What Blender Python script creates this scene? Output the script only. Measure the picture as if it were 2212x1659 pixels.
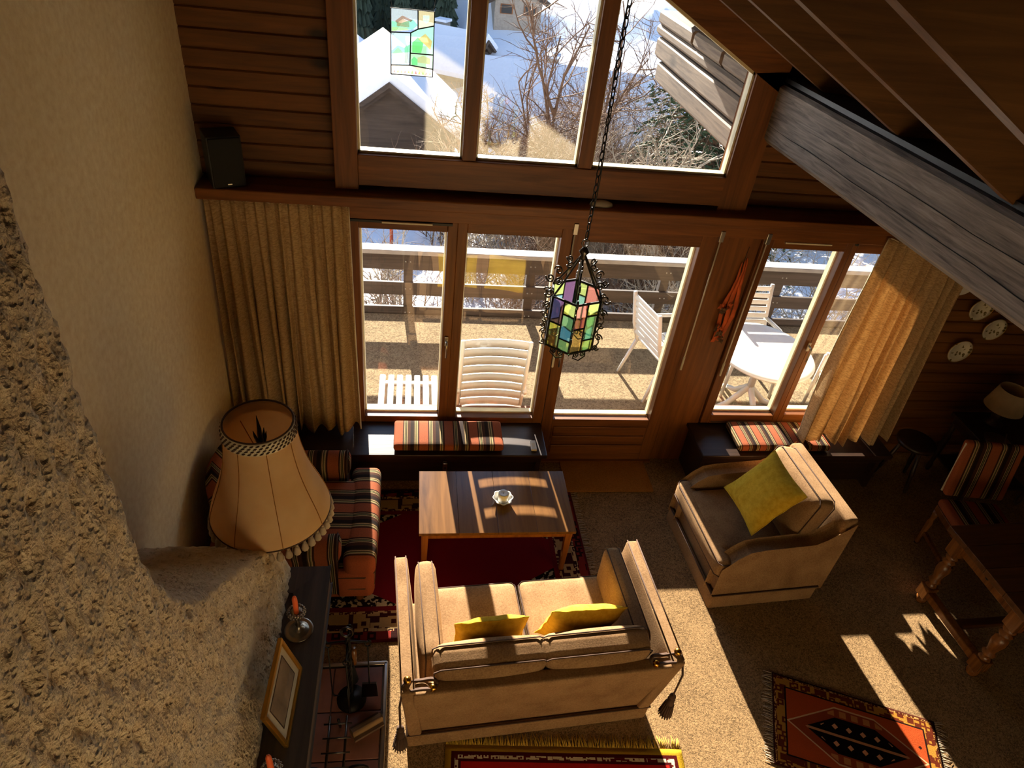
import bpy, math, random
from mathutils import Vector, Matrix, noise
PI = math.pi
SC = bpy.context.scene
COL = SC.collection
for o in list(bpy.data.objects):
    bpy.data.objects.remove(o)

# ------------------------------------------------------------------ camera
def cam_axes(p, r, y):
    cp, sp, cr, sr, cy, sy = math.cos(p), math.sin(p), math.cos(r), math.sin(r), math.cos(y), math.sin(y)
    f = Vector((sy * cp, cy * cp, -sp)); rt = Vector((cy, -sy, 0)); up = rt.cross(f)
    return cr * rt + sr * up, -sr * rt + cr * up, f
RT, UP, FW = cam_axes(0.643697, 0.128638, 0.18318)
cd = bpy.data.cameras.new('camera'); cam = bpy.data.objects.new('camera', cd); COL.objects.link(cam)
cam.matrix_world = Matrix(((RT.x, UP.x, -FW.x, 0), (RT.y, UP.y, -FW.y, 0), (RT.z, UP.z, -FW.z, 4.0), (0, 0, 0, 1)))
cd.sensor_fit = 'HORIZONTAL'; cd.sensor_width = 36.0; cd.lens = 1483.9 / 2212 * 36.0
cd.clip_start = 0.05; cd.clip_end = 600
SC.camera = cam

# ------------------------------------------------------------------ sky, sun, exposure
SUN_DIR = Vector((0.085, -1.0, -0.345)).normalized()          # the way the light travels
w = bpy.data.worlds.new('sky'); SC.world = w; w.use_nodes = True
nt = w.node_tree; nt.nodes.clear()
sky = nt.nodes.new('ShaderNodeTexSky'); sky.sky_type = 'NISHITA'; sky.sun_disc = False
sky.sun_elevation = math.asin(-SUN_DIR.z); sky.sun_rotation = math.atan2(-SUN_DIR.x, -SUN_DIR.y)
sky.altitude = 1300; sky.air_density = 1.0; sky.dust_density = 0.6; sky.ozone_density = 1.5
bg = nt.nodes.new('ShaderNodeBackground'); bg.inputs['Strength'].default_value = 0.36
wo = nt.nodes.new('ShaderNodeOutputWorld')
nt.links.new(sky.outputs[0], bg.inputs[0]); nt.links.new(bg.outputs[0], wo.inputs[0])
sl = bpy.data.lights.new('sun_offscreen', 'SUN'); so = bpy.data.objects.new('sun_offscreen', sl); COL.objects.link(so)
sl.energy = 26.0; sl.angle = math.radians(0.53); sl.color = (1.0, 0.91, 0.78)
so.rotation_euler = SUN_DIR.to_track_quat('-Z', 'Y').to_euler(); so.location = (0, 12, 9)
SC.view_settings.view_transform = 'Standard'; SC.view_settings.look = 'None'
SC.view_settings.exposure = 0.3; SC.view_settings.gamma = 1.0; SC.view_settings.use_curve_mapping = False
SC.cycles.diffuse_bounces = 5; SC.cycles.max_bounces = 9; SC.cycles.transparent_max_bounces = 16
SC.cycles.sample_clamp_indirect = 6.0

# ------------------------------------------------------------------ mesh builder
class MB:
    def __init__(s): s.v = []; s.f = []; s.s = []
    def add(s, vs, fs, smooth=False):
        k = len(s.v); s.v += [tuple(p) for p in vs]
        s.f += [tuple(i + k for i in q) for q in fs]; s.s += [smooth] * len(fs); return s
    def box(s, x0, x1, y0, y1, z0, z1, m=None):
        vs = [Vector((x, y, z)) for x in (x0, x1) for y in (y0, y1) for z in (z0, z1)]
        if m is not None: vs = [m @ p for p in vs]
        return s.add(vs, [(0, 1, 3, 2), (4, 6, 7, 5), (0, 4, 5, 1), (2, 3, 7, 6), (0, 2, 6, 4), (1, 5, 7, 3)])
    def prism(s, poly, a0, a1, axis='y', m=None, smooth=False):
        n = len(poly)
        def P(p, a): return Vector((p[0], a, p[1])) if axis == 'y' else Vector((a, p[0], p[1])) if axis == 'x' else Vector((p[0], p[1], a))
        vs = [P(p, a0) for p in poly] + [P(p, a1) for p in poly]
        if m is not None: vs = [m @ p for p in vs]
        s.add(vs, [tuple(range(n)), tuple(range(2 * n - 1, n - 1, -1))])
        k = len(s.v) - 2 * n
        for i in range(n):
            j = (i + 1) % n; s.f.append((k + i, k + j, k + n + j, k + n + i)); s.s.append(smooth)
        return s
    def tube(s, pts, r, n=8, closed=False, caps=True):
        pts = [Vector(p) for p in pts]; k = len(pts)
        rs = r if isinstance(r, (list, tuple)) else [r] * k
        vs = []; ref = None
        for i, p in enumerate(pts):
            a = pts[(i - 1) % k] if (i > 0 or closed) else p
            b = pts[(i + 1) % k] if (i < k - 1 or closed) else p
            t = (b - a)
            t = t.normalized() if t.length > 1e-9 else Vector((0, 0, 1))
            if ref is None: ref = t.orthogonal().normalized()
            u = ref - t * ref.dot(t)
            u = u.normalized() if u.length > 1e-6 else t.orthogonal().normalized()
            ref = u; q = t.cross(u)
            for j in range(n):
                an = 2 * PI * j / n; vs.append(p + (u * math.cos(an) + q * math.sin(an)) * rs[i])
        fs = []
        for i in range(k if closed else k - 1):
            i2 = (i + 1) % k
            for j in range(n): fs.append((i * n + j, i * n + (j + 1) % n, i2 * n + (j + 1) % n, i2 * n + j))
        if caps and not closed: fs += [tuple(range(n - 1, -1, -1)), tuple(range((k - 1) * n, k * n))]
        return s.add(vs, fs, True)
    def lathe(s, prof, n=20, c=(0, 0, 0), m=None, sx=1, sy=1, caps=True):
        vs = []
        for r, z in prof:
            for j in range(n):
                a = 2 * PI * j / n; p = Vector((c[0] + r * math.cos(a) * sx, c[1] + r * math.sin(a) * sy, c[2] + z))
                vs.append(m @ p if m is not None else p)
        fs = []
        for i in range(len(prof) - 1):
            for j in range(n): fs.append((i * n + j, i * n + (j + 1) % n, (i + 1) * n + (j + 1) % n, (i + 1) * n + j))
        if caps: fs += [tuple(range(n - 1, -1, -1)), tuple(range((len(prof) - 1) * n, len(prof) * n))]
        return s.add(vs, fs, True)
    def ball(s, c, r, n=12, k=8, sz=1):
        return s.lathe([(max(1e-4, r * math.sin(PI * i / k)), -r * sz * math.cos(PI * i / k)) for i in range(k + 1)], n, c)
    def rbox(s, c, size, r=0.03, puff=(0, 0, 0), m=None, seg=3, mid=4, warp=None):
        h = [x / 2 for x in size]; r = min(r, min(h) * 0.98)
        def coords(H):
            a = [-H + r * (1 - math.cos(PI / 2 * i / seg)) for i in range(seg)]
            b = [-(H - r) + 2 * (H - r) * i / mid for i in range(mid + 1)]
            return a + b + [-x for x in reversed(a)]
        C3 = [coords(x) for x in h]; idx = {}; vs = []
        def vert(ix):
            if ix in idx: return idx[ix]
            p = Vector([C3[a][ix[a]] for a in range(3)])
            inn = Vector([max(-(h[a] - r), min(h[a] - r, p[a])) for a in range(3)]); d = p - inn
            if d.length > 1e-9: p = inn + d.normalized() * r
            u = [p[a] / h[a] for a in range(3)]
            for a in range(3):
                o = [b for b in range(3) if b != a]
                p[a] += puff[a] * u[a] * (1 - u[o[0]] ** 2) * (1 - u[o[1]] ** 2)
            if warp: p = warp(p)
            p = p + Vector(c)
            if m is not None: p = m @ p
            idx[ix] = len(vs); vs.append(p); return idx[ix]
        fs = []; N = [len(x) for x in C3]
        for a in range(3):
            b, d = (a + 1) % 3, (a + 2) % 3
            for side in (0, N[a] - 1):
                for i in range(N[b] - 1):
                    for j in range(N[d] - 1):
                        q = []
                        for di, dj in ((0, 0), (1, 0), (1, 1), (0, 1)):
                            ix = [0, 0, 0]; ix[a] = side; ix[b] = i + di; ix[d] = j + dj; q.append(vert(tuple(ix)))
                        fs.append(tuple(q) if side else tuple(reversed(q)))
        return s.add(vs, fs, True)
    def grid(s, P, closed_u=False, smooth=True):
        nu, nv = len(P), len(P[0]); fs = []
        for i in range(nu if closed_u else nu - 1):
            for j in range(nv - 1):
                i2 = (i + 1) % nu; fs.append((i * nv + j, i2 * nv + j, i2 * nv + j + 1, i * nv + j + 1))
        return s.add([p for row in P for p in row], fs, smooth)
    def mesh(s, name):
        me = bpy.data.meshes.new(name); me.from_pydata(s.v, [], s.f)
        me.polygons.foreach_set('use_smooth', s.s); me.update(); return me
    def build(s, name, mat, parent=None, bevel=0, loc=None, solid=0, sub=0):
        return ob(name, s.mesh(name), mat, parent, bevel, loc, solid, sub)

def ob(name, me, mat, parent=None, bevel=0, loc=None, solid=0, sub=0):
    o = bpy.data.objects.new(name, me); COL.objects.link(o)
    if mat is not None and not me.materials: me.materials.append(mat)
    if parent is not None: o.parent = parent
    if loc is not None: o.location = loc
    if bevel:
        b = o.modifiers.new('bevel', 'BEVEL'); b.width = bevel; b.segments = 2; b.limit_method = 'ANGLE'; b.angle_limit = math.radians(40)
    if solid:
        b = o.modifiers.new('solid', 'SOLIDIFY'); b.thickness = solid; b.offset = 0
    if sub:
        b = o.modifiers.new('sub', 'SUBSURF'); b.levels = sub; b.render_levels = sub
    return o
def tag(o, label, cat, group=None, kind=None):
    o['label'] = label; o['category'] = cat
    if group: o['group'] = group
    if kind: o['kind'] = kind
    return o
def thing(name, label, cat, loc=(0, 0, 0), rz=0, group=None, kind=None):
    o = bpy.data.objects.new(name, None); COL.objects.link(o); o.empty_display_size = 0.1
    o.location = loc; o.rotation_euler = (0, 0, rz); return tag(o, label, cat, group, kind)
def dup(root, loc=None, rz=None, label=None, scale=None):
    def cp(o, par):
        c = o.copy(); COL.objects.link(c); c.parent = par
        for ch in [x for x in bpy.data.objects if x.parent == o]: cp(ch, c)
        return c
    r = cp(root, None)
    if loc is not None: r.location = loc
    if rz is not None: r.rotation_euler = (0, 0, rz)
    if label: r['label'] = label
    if scale: r.scale = scale
    return r
def B(x0, x1, y0, y1, z0, z1): return MB().box(x0, x1, y0, y1, z0, z1)

# ------------------------------------------------------------------ materials
def lin(h):
    h = h.lstrip('#'); c = [int(h[i:i + 2], 16) / 255 for i in (0, 2, 4)]
    return tuple((x / 12.92 if x <= .04045 else ((x + .055) / 1.055) ** 2.4) for x in c) + (1,)
class NT:
    def __init__(s, name):
        s.m = bpy.data.materials.new(name); s.m.use_nodes = True; s.t = s.m.node_tree
        s.p = s.t.nodes['Principled BSDF']; s.out = s.t.nodes['Material Output']
    def n(s, kind, **kw):
        nd = s.t.nodes.new('ShaderNode' + kind)
        for k, v in kw.items():
            if hasattr(nd, k): setattr(nd, k, v)
            else: nd.inputs[k.replace('_', ' ')].default_value = v
        return nd
    def l(s, a, b): s.t.links.new(a, b)
    def math(s, op, a, b=None, c=None):
        nd = s.t.nodes.new('ShaderNodeMath'); nd.operation = op
        for i, x in enumerate((a, b, c)):
            if x is None: continue
            if isinstance(x, (int, float)): nd.inputs[i].default_value = x
            else: s.l(x, nd.inputs[i])
        return nd.outputs[0]
    def ramp(s, fac, stops, const=False):
        nd = s.t.nodes.new('ShaderNodeValToRGB'); cr = nd.color_ramp
        if const: cr.interpolation = 'CONSTANT'
        while len(cr.elements) < len(stops): cr.elements.new(0.5)
        for e, (p, c) in zip(cr.elements, stops): e.position = p; e.color = lin(c) if isinstance(c, str) else c
        s.l(fac, nd.inputs[0]); return nd.outputs[0]
    def mix(s, fac, a, b):
        nd = s.t.nodes.new('ShaderNodeMix'); nd.data_type = 'RGBA'
        for i, x in ((0, fac), (6, a), (7, b)):
            if isinstance(x, (int, float)): nd.inputs[i].default_value = x
            elif isinstance(x, str): nd.inputs[i].default_value = lin(x)
            else: s.l(x, nd.inputs[i])
        return nd.outputs[2]
    def coord(s, scale=(1, 1, 1), rnd=0, loc=(0, 0, 0)):
        tc = s.n('TexCoord'); mp = s.n('Mapping'); mp.inputs['Scale'].default_value = scale; mp.inputs['Location'].default_value = loc
        v = tc.outputs['Object']
        if rnd:
            oi = s.n('ObjectInfo'); vm = s.n('VectorMath'); vm.operation = 'ADD'; cb = s.n('CombineXYZ')
            k = s.math('MULTIPLY', oi.outputs['Random'], rnd)
            for i in range(3): s.l(k, cb.inputs[i])
            s.l(v, vm.inputs[0]); s.l(cb.outputs[0], vm.inputs[1]); v = vm.outputs[0]
        s.l(v, mp.inputs['Vector']); return mp.outputs[0]
    def noise(s, vec, scale, detail=4, rough=.5, dist=0):
        nd = s.n('TexNoise'); nd.inputs['Scale'].default_value = scale; nd.inputs['Detail'].default_value = detail
        nd.inputs['Roughness'].default_value = rough; nd.inputs['Distortion'].default_value = dist
        s.l(vec, nd.inputs['Vector']); return nd.outputs[0]
    def voro(s, vec, scale, feature='F1', out=0, metric='EUCLIDEAN'):
        nd = s.n('TexVoronoi'); nd.feature = feature; nd.distance = metric; nd.inputs['Scale'].default_value = scale
        s.l(vec, nd.inputs['Vector']); return nd.outputs[out]
    def col(s, c):
        if isinstance(c, str): s.p.inputs['Base Color'].default_value = lin(c)
        else: s.l(c, s.p.inputs['Base Color'])
    def bump(s, h, strength=.3, dist=.005):
        b = s.n('Bump'); b.inputs['Strength'].default_value = strength; b.inputs['Distance'].default_value = dist
        s.l(h, b.inputs['Height']); s.l(b.outputs[0], s.p.inputs['Normal'])
    def rough(s, r, metal=0, spec=None):
        s.p.inputs['Roughness'].default_value = r; s.p.inputs['Metallic'].default_value = metal
        if spec is not None: s.p.inputs['Specular IOR Level'].default_value = spec
        return s
def plain(name, c, rough=.5, metal=0, var=.12, spec=None, bump=0, bscale=60):
    t = NT(name); v = t.coord(rnd=7); n = t.noise(v, 9, 3)
    c0 = lin(c); lo = tuple(x * (1 - var) for x in c0[:3]) + (1,); hi = tuple(min(1, x * (1 + var)) for x in c0[:3]) + (1,)
    t.col(t.ramp(n, [(.3, lo), (.7, hi)])); t.rough(rough, metal, spec)
    if bump: t.bump(t.noise(v, bscale, 3), bump, .004)
    return t.m
def wood(name, dark, light, axis='x', rough=.5, fine=30, knots=0, spec=.35, bump=.25, var=0.5):
    t = NT(name); sc = [fine] * 3; sc['xyz'.index(axis)] = fine * .06
    v = t.coord(tuple(sc), rnd=9); n = t.noise(v, 1.0, 6, .62, .6)
    s2 = [3.0] * 3; s2['xyz'.index(axis)] = .5; n2 = t.noise(t.coord(tuple(s2), rnd=9), 1.0, 3)
    c = t.ramp(t.math('ADD', t.math('MULTIPLY', n, .65), t.math('MULTIPLY', n2, .35)), [(.33, dark), (.66, light)])
    if knots:
        s3 = [knots] * 3; s3['xyz'.index(axis)] = knots * .45
        k = t.voro(t.coord(tuple(s3), rnd=9), 1.0); kk = t.ramp(k, [(.05, (1, 1, 1, 1)), (.16, (0, 0, 0, 1))])
        d0 = tuple(x * .3 for x in lin(dark)[:3]) + (1,)
        nd = t.n('Mix'); nd.data_type = 'RGBA'; t.l(kk, nd.inputs[0]); t.l(c, nd.inputs[6]); nd.inputs[7].default_value = d0; c = nd.outputs[2]
    t.col(c); t.rough(rough, 0, spec); t.bump(n, bump, .002); return t.m
def velvet(name, dark, light, scale=120, sheen=.25):
    t = NT(name); v = t.coord(rnd=5); n = t.noise(v, scale, 3, .7); n2 = t.noise(v, 6, 3)
    t.col(t.ramp(t.math('ADD', t.math('MULTIPLY', n, .6), t.math('MULTIPLY', n2, .4)), [(.35, dark), (.65, light)])); t.rough(.92, 0, .1)
    t.p.inputs['Sheen Weight'].default_value = sheen; t.p.inputs['Sheen Roughness'].default_value = .4
    t.p.inputs['Sheen Tint'].default_value = lin(light); t.bump(n, .25, .003); return t.m
def stripes(name, axis, period, stops, off=0):
    t = NT(name); sp = t.n('SeparateXYZ'); t.l(t.coord(), sp.inputs[0])
    x = t.math('FRACT', t.math('MULTIPLY_ADD', sp.outputs['xyz'.index(axis)], 1 / period, 10.0 + off))
    c = t.ramp(x, stops, True); n = t.noise(t.coord(), 150, 2)
    t.col(t.mix(t.math('MULTIPLY', n, .5), c, '#2a1c12')); t.rough(.9, 0, .1); t.bump(n, .3, .002); return t.m
STR = [(0, '#a85a38'), (.17, '#3a2418'), (.22, '#c9a878'), (.245, '#3a2418'), (.27, '#8a8a5a'), (.30, '#33231a'), (.33, '#c9a878'), (.355, '#4a2c1c'),
       (.47, '#241813'), (.60, '#4a3a22'), (.64, '#c9a878'), (.665, '#55452a'), (.70, '#8a8a5a'), (.73, '#c9a878'), (.755, '#4a2c1c'), (.82, '#a85a38')]
def glassy(name, tint=(1, 1, 1), refl=.06, fres=True, diff=0):
    t = NT(name); tr = t.n('BsdfTransparent'); tint = tuple(x ** .5 for x in tint); tr.inputs[0].default_value = (*tint, 1)
    gl = t.n('BsdfGlossy'); gl.inputs['Roughness'].default_value = .0; gl.inputs[0].default_value = (1, 1, 1, 1)
    mx = t.n('MixShader'); fr = t.n('Fresnel'); gm = t.n('NewGeometry'); bk = gm.outputs['Backfacing']
    t.l(t.math('ADD', t.math('MULTIPLY', bk, 1 / 1.48 - 1.48), 1.48), fr.inputs[0])
    t.l(fr.outputs[0], mx.inputs[0]); t.l(tr.outputs[0], mx.inputs[1]); t.l(gl.outputs[0], mx.inputs[2]); o = mx.outputs[0]
    if diff:
        tl = t.n('BsdfTranslucent'); tl.inputs[0].default_value = (*tint, 1); m2 = t.n('MixShader'); m2.inputs[0].default_value = diff
        t.l(o, m2.inputs[1]); t.l(tl.outputs[0], m2.inputs[2]); o = m2.outputs[0]
    t.l(o, t.out.inputs[0]); return t.m
def cloth(name, dark, light, transl=.35, scale=(40, 40, 160)):
    t = NT(name); v = t.coord(scale); n = t.noise(v, 1, 4, .6); c = t.ramp(n, [(.35, dark), (.6, light)])
    t.col(c); t.rough(.95, 0, .05); t.bump(n, .5, .003)
    tl = t.n('BsdfTranslucent'); t.l(c, tl.inputs[0]); mx = t.n('MixShader'); mx.inputs[0].default_value = transl
    t.l(t.p.outputs[0], mx.inputs[1]); t.l(tl.outputs[0], mx.inputs[2]); t.l(mx.outputs[0], t.out.inputs[0]); return t.m
def carpetmat(name, dark, light, scale=90):
    t = NT(name); v = t.coord(); n = t.noise(v, scale, 3, .6, 1.5); n2 = t.noise(v, 5, 2)
    t.col(t.ramp(t.math('ADD', t.math('MULTIPLY', n, .85), t.math('MULTIPLY', n2, .15)), [(.40, dark), (.58, light)])); t.rough(1, 0, .05); t.bump(n, .6, .006); return t.m
def rugmat(name, hw, hh, bands, field, motifs, med=None):
    """bands: (distance from the edge, colour, motif colour or None, motif scale); flat woven pattern in object space"""
    t = NT(name); v = t.coord(); sp = t.n('SeparateXYZ'); t.l(v, sp.inputs[0])
    ax = t.math('ABSOLUTE', sp.outputs[0]); ay = t.math('ABSOLUTE', sp.outputs[1])
    d = t.math('MINIMUM', t.math('SUBTRACT', hw, ax), t.math('SUBTRACT', hh, ay))
    c = field
    fm = None
    for sc, thr, colr in motifs:
        k = t.math('LESS_THAN', t.voro(v, sc, metric='MANHATTAN'), thr); c = t.mix(k, c, colr)
    if med: c = med(t, ax, ay, sp, c)
    for dist, colr, mcol, msc in reversed(bands):
        b = colr
        if mcol:
            k = t.math('GREATER_THAN', t.math('ABSOLUTE', t.math('SUBTRACT', t.voro(v, msc, metric='CHEBYCHEV'), .33)), .14); b = t.mix(k, mcol, colr)
        c = t.mix(t.math('LESS_THAN', d, dist), c, b)
    n = t.noise(v, 220, 2); c = t.mix(t.math('MULTIPLY', n, .35), c, '#1a0d08')
    t.col(c); t.rough(1, 0, .03); t.bump(n, .4, .004); return t.m

M = {}
M['pine'] = wood('pine_log_wood', '#4a2a12', '#7e4e22', 'x', .55, 22, 3.2)
M['frame'] = wood('brown_window_wood', '#5a3114', '#8c5524', 'z', .45, 30)
M['frameh'] = wood('brown_window_wood_horizontal', '#5a3114', '#8c5524', 'x', .45, 30)
M['darkwood'] = wood('dark_bench_wood', '#20150f', '#3a281c', 'x', .35, 26, spec=.4)
M['stain'] = wood('stained_rafter_wood', '#4a2e18', '#7c5630', 'x', .45, 24)
M['rafter'] = wood('rafter_wood', '#5c3e22', '#a07c4c', 'x', .6, 24)
M['deckwood'] = wood('roof_board_wood', '#35200f', '#5c3a1c', 'y', .6, 20)
M['grey'] = wood('grey_weathered_timber', '#4e443e', '#a89a90', 'y', .75, 60, 3.4, bump=.9)
M['greyout'] = wood('weathered_outdoor_timber', '#4a3c30', '#86745e', 'y', .8, 40, 2.4, bump=.6)
M['wallwood'] = wood('dark_wall_wood', '#4a2a12', '#7e4e22', 'x', .6, 22)
M['mantel'] = wood('blackened_mantel_oak', '#2a221b', '#57483a', 'y', .55, 26, bump=.5)
M['oak'] = wood('turned_oak', '#4a2a12', '#8a5525', 'z', .25, 30, spec=.5)
M['oakx'] = wood('oak_table_top', '#3a2110', '#6b4320', 'x', .3, 30, spec=.5)
M['ctable'] = wood('coffee_table_wood', '#4a3019', '#80582f', 'y', .2, 24, spec=.5, bump=.1)
M['cleg'] = wood('coffee_table_leg_wood', '#6a3c18', '#a5682e', 'z', .3, 24)
M['velvet'] = velvet('brown_velvet', '#745638', '#a07e58')
M['velvetp'] = plain('brown_piping', '#4a3220', .9)
M['str_x'] = stripes('striped_wool_x', 'x', .21, STR); M['str_y'] = stripes('striped_wool_y', 'y', .21, STR)
M['str_pad'] = stripes('striped_pad_wool', 'x', .19, STR)
M['str_pad2'] = stripes('striped_bright_pad_wool', 'x', .15, STR, .3)
M['yellow'] = velvet('yellow_silk', '#b8901c', '#d8b238', 30, .2)
M['curtain'] = cloth('oatmeal_curtain', '#b09064', '#d8ba8a', .3)
M['carpet'] = carpetmat('brown_carpet', '#5e4a32', '#a08058')
M['mat'] = carpetmat('coir_mat', '#8a5a26', '#a87236', 140)
M['black'] = plain('black_satin', '#121212', .5); M['blackm'] = plain('matt_black', '#0c0b0a', .8)
M['iron'] = plain('wrought_iron', '#2a2724', .45, .8); M['bright_iron'] = plain('polished_iron', '#5a544c', .28, 1)
M['brass'] = plain('brass', '#c09038', .22, 1); M['gilt'] = plain('gilt_frame', '#a87c2c', .35, .8)
M['silver'] = plain('tarnished_silver', '#8f8577', .3, 1); M['chrome'] = plain('satin_metal', '#b5aea2', .3, 1)
M['white'] = plain('white_plastic', '#dcdad0', .45, 0, .04); M['cream'] = plain('cream_plastic', '#d8cfb8', .5, 0, .04)
M['porcelain'] = plain('white_porcelain', '#e4e0d6', .2, 0, .04); M['wax'] = plain('orange_wax', '#e0622e', .45, 0, .05)
M['waxw'] = plain('white_wax', '#e8e6da', .5, 0, .03); M['paper'] = plain('cream_card', '#cfc3a4', .8, 0, .05)
M['tile'] = plain('terracotta_tile', '#8a5744', .6, 0, .2, bump=.2); M['grout'] = plain('grey_grout', '#8d8377', .9)
M['fringe'] = plain('wool_fringe', '#a8957c', .95); M['fringey'] = plain('yellow_fringe', '#b8922c', .95)
M['snow'] = plain('snow', '#dde0e6', .8, 0, .03, bump=.5, bscale=3); M['bark'] = plain('bare_twig_bark', '#9a8a74', .9, 0, .3)
M['bark2'] = plain('brown_twig_bark', '#6a4f3a', .9, 0, .3); M['needle'] = plain('conifer_needles', '#2f4426', .8, 0, .35)
M['needle2'] = plain('far_conifer_needles', '#2c3a2c', .85, 0, .3)
M['glass'] = glassy('window_glass'); M['slab'] = carpetmat('balcony_aggregate', '#6e5e48', '#9a8868', 40)
M['hutwood'] = wood('dark_chalet_wood', '#2c2420', '#54473c', 'x', .85, 14); M['hutbeige'] = wood('brown_chalet_wood', '#6e5238', '#957450', 'x', .85, 14)
def plaster(name, dark, light, big, strength, pits=False):
    t = NT(name); v = t.coord(); n = t.noise(v, big, 6, .6); f = t.noise(v, big * 5, 3)
    t.col(t.ramp(n, [(.3, dark), (.7, light)])); t.rough(.95, 0, .05)
    h = t.math('ADD', n, t.math('MULTIPLY', f, .35))
    if pits: h = t.math('ADD', h, t.math('MULTIPLY', t.ramp(t.voro(v, big * 2.2), [(.1, (0, 0, 0, 1)), (.4, (1, 1, 1, 1))]), .35))
    t.bump(h, strength, .02 if pits else .008); return t.m
M['plaster'] = plaster('cream_plaster', '#e4cea4', '#f4e4c0', 28, .25)
M['rough'] = plaster('rough_hand_thrown_plaster', '#cdb490', '#e6d4b4', 20, 1.4, True)
M['bead'] = plain('pale_glazing_bead', '#d2c49c', .5)
# ================================================================== THE ROOM
XL, XR, YB, YW = -1.28, 5.7, -3.2, 4.30
RK = 0.54
def roof(x, a=4.60): return a - RK * x
def struct(o, label, cat): return tag(o, label, cat, kind='structure')

struct(B(XL - .1, XR + .1, YB - .1, 4.42, -.12, 0).build('floor', M['carpet']), 'brown cut-pile carpet floor running through the whole room', 'floor')
struct(MB().prism([(YB - .1, -.1), (4.55, -.1), (4.55, 5.5), (YB - .1, 5.5)], XL - .14, XL, 'x').build('wall_left', M['plaster']), 'cream textured plaster wall behind the floor lamp and striped armchair', 'wall')
struct(B(XR, XR + .12, YB - .1, 4.42, 0, 1.75).build('wall_right', M['wallwood']), 'low timber wall under the roof slope beyond the dining table', 'wall')
wl = MB().prism([(XL - .1, 0), (XR + .1, 0), (XR + .1, roof(XR) + .3), (XL - .1, roof(XL) + .3)], YB - .14, YB)
struct(wl.build('wall_loft', M['plaster']), 'pale plaster wall closing the loft above', 'wall')
struct(B(2.2, XR, -1.32, -1.2, 0, 2.35).build('wall_bounce_right', M['plaster']), 'added plaster bounce wall under the loft facing the dining table', 'wall')  # other half of the added bounce wall, out of view
struct(B(XL, 2.2, -1.32, -1.2, 0, 2.35).build('wall_bounce', M['plaster']), 'added plaster bounce wall under the loft opposite the balcony windows', 'wall')  # unseen wall added here to bounce the window sun back into the room
struct(B(XL, 4.0, YB, -.32, 2.35, 2.5).build('floor_loft', M['deckwood']), 'timber loft floor overlooking the living room', 'floor')

# window wall: backing around the openings, cladding logs as its parts
wb = MB()
wb.box(XL, -.46, YW, 4.42, 0, 4.9)
wb.prism([(-.46, 3.62), (-.46, 4.75), (2.2, roof(2.2) + .1), (2.2, roof(2.2, 4.3)), (-.46, roof(-.46, 4.3))][1:], YW, 4.42)
wb.box(-.46, XR, YW, 4.42, 2.13, 2.40)
wb.prism([(2.2, 2.40), (2.2, roof(2.2) + .1), (4.2, 2.40)], YW, 4.42)
wb.box(2.07, 2.41, YW - .08, 4.42, -.1, 2.13)
wb.box(-.46, 1.06, YW - .08, 4.42, -.2, .40)
wb.box(2.41, 3.78, YW - .08, 4.42, -.2, .44)
wb.box(3.78, XR, YW, 4.42, 0, 2.13)
wall = struct(wb.build('wall_window', M['wallwood']), 'timber gable wall holding the balcony door and windows', 'wall')
z = 2.31; i = 0; me = {}
while z < 4.7:
    h = .102
    if 'L' not in me:
        p = [(0, 0), (.016, .001), (.024, .008), (.026, .05), (.024, .094), (.016, .101), (0, .101)]
        mb = MB().prism([(-a, b) for a, b in p], 0, 1, 'x', smooth=False); me['L'] = mb.mesh('log')
    x1 = min(-.47, (4.58 - z - h) / RK if z > 4.5 else -.47)
    o = ob('log', me['L'], M['pine'], wall, 0, (XL, YW, z)); o.scale = (x1 - XL, 1, 1); i += 1
    z += h
z = 2.31
while z < 3.2:
    x1 = (4.5 - z - .1) / RK
    o = ob('log', me['L'], M['pine'], wall, 0, (2.2, YW, z)); o.scale = (x1 - 2.2, 1, 1); z += .102
z = 0.02
while z < 2.1:
    o = ob('log', me['L'], M['wallwood'], wall, 0, (3.8, YW, z)); o.scale = (min(XR, (4.5 - z - .1) / RK) - 3.8, 1, 1); z += .102
struct(B(2.075, 2.405, 4.198, 4.222, .0, 2.125).build('trim_3', M['frame'], bevel=.004), 'broad brown wooden post face between the balcony door and the window', 'post')
# shelf and lintel
struct(B(XL, 3.95, 4.06, YW, 2.235, 2.305).build('trim_1', M['frameh'], bevel=.008), 'long brown wooden shelf board above the balcony windows and curtains', 'shelf')
struct(B(-.5, 3.8, 4.15, YW, 2.125, 2.235).build('trim_2', M['frameh'], bevel=.004), 'brown wooden lintel under the long shelf above the balcony door', 'lintel')

# ------------------------------------------------------------------ ceiling
cx0, cx1 = XL - .1, XR + .1
ce = MB().prism([(cx0, roof(cx0) + .06), (cx1, roof(cx1) + .06), (cx1, roof(cx1) + .22), (cx0, roof(cx0) + .22)], YB - .1, 4.42)
ceil = struct(ce.build('ceiling', M['deckwood']), 'sloping brown timber ceiling carried on rafters', 'ceiling')
bm_ = None; n = 40
for k in range(n):
    x = cx0 + (cx1 - cx0) * k / n; wx = (cx1 - cx0) / n - .006
    if bm_ is None: bm_ = MB().prism([(0, 0), (wx, -RK * wx), (wx, .05 - RK * wx), (0, .05)], YB, 4.3).mesh('board')
    ob('board', bm_, M['deckwood'], ceil, loc=(x, 0, roof(x) + .01))
rf = MB().prism([(XL, roof(XL, 4.40)), (5.5, roof(5.5, 4.40)), (5.5, roof(5.5, 4.61)), (XL, roof(XL, 4.61))], -.035, .035).mesh('rafter')
rfe = MB().prism([(XL, roof(XL, 4.388)), (5.5, roof(5.5, 4.388)), (5.5, roof(5.5, 4.3995)), (XL, roof(XL, 4.3995))], -.033, .033).mesh('edge_strip')
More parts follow.
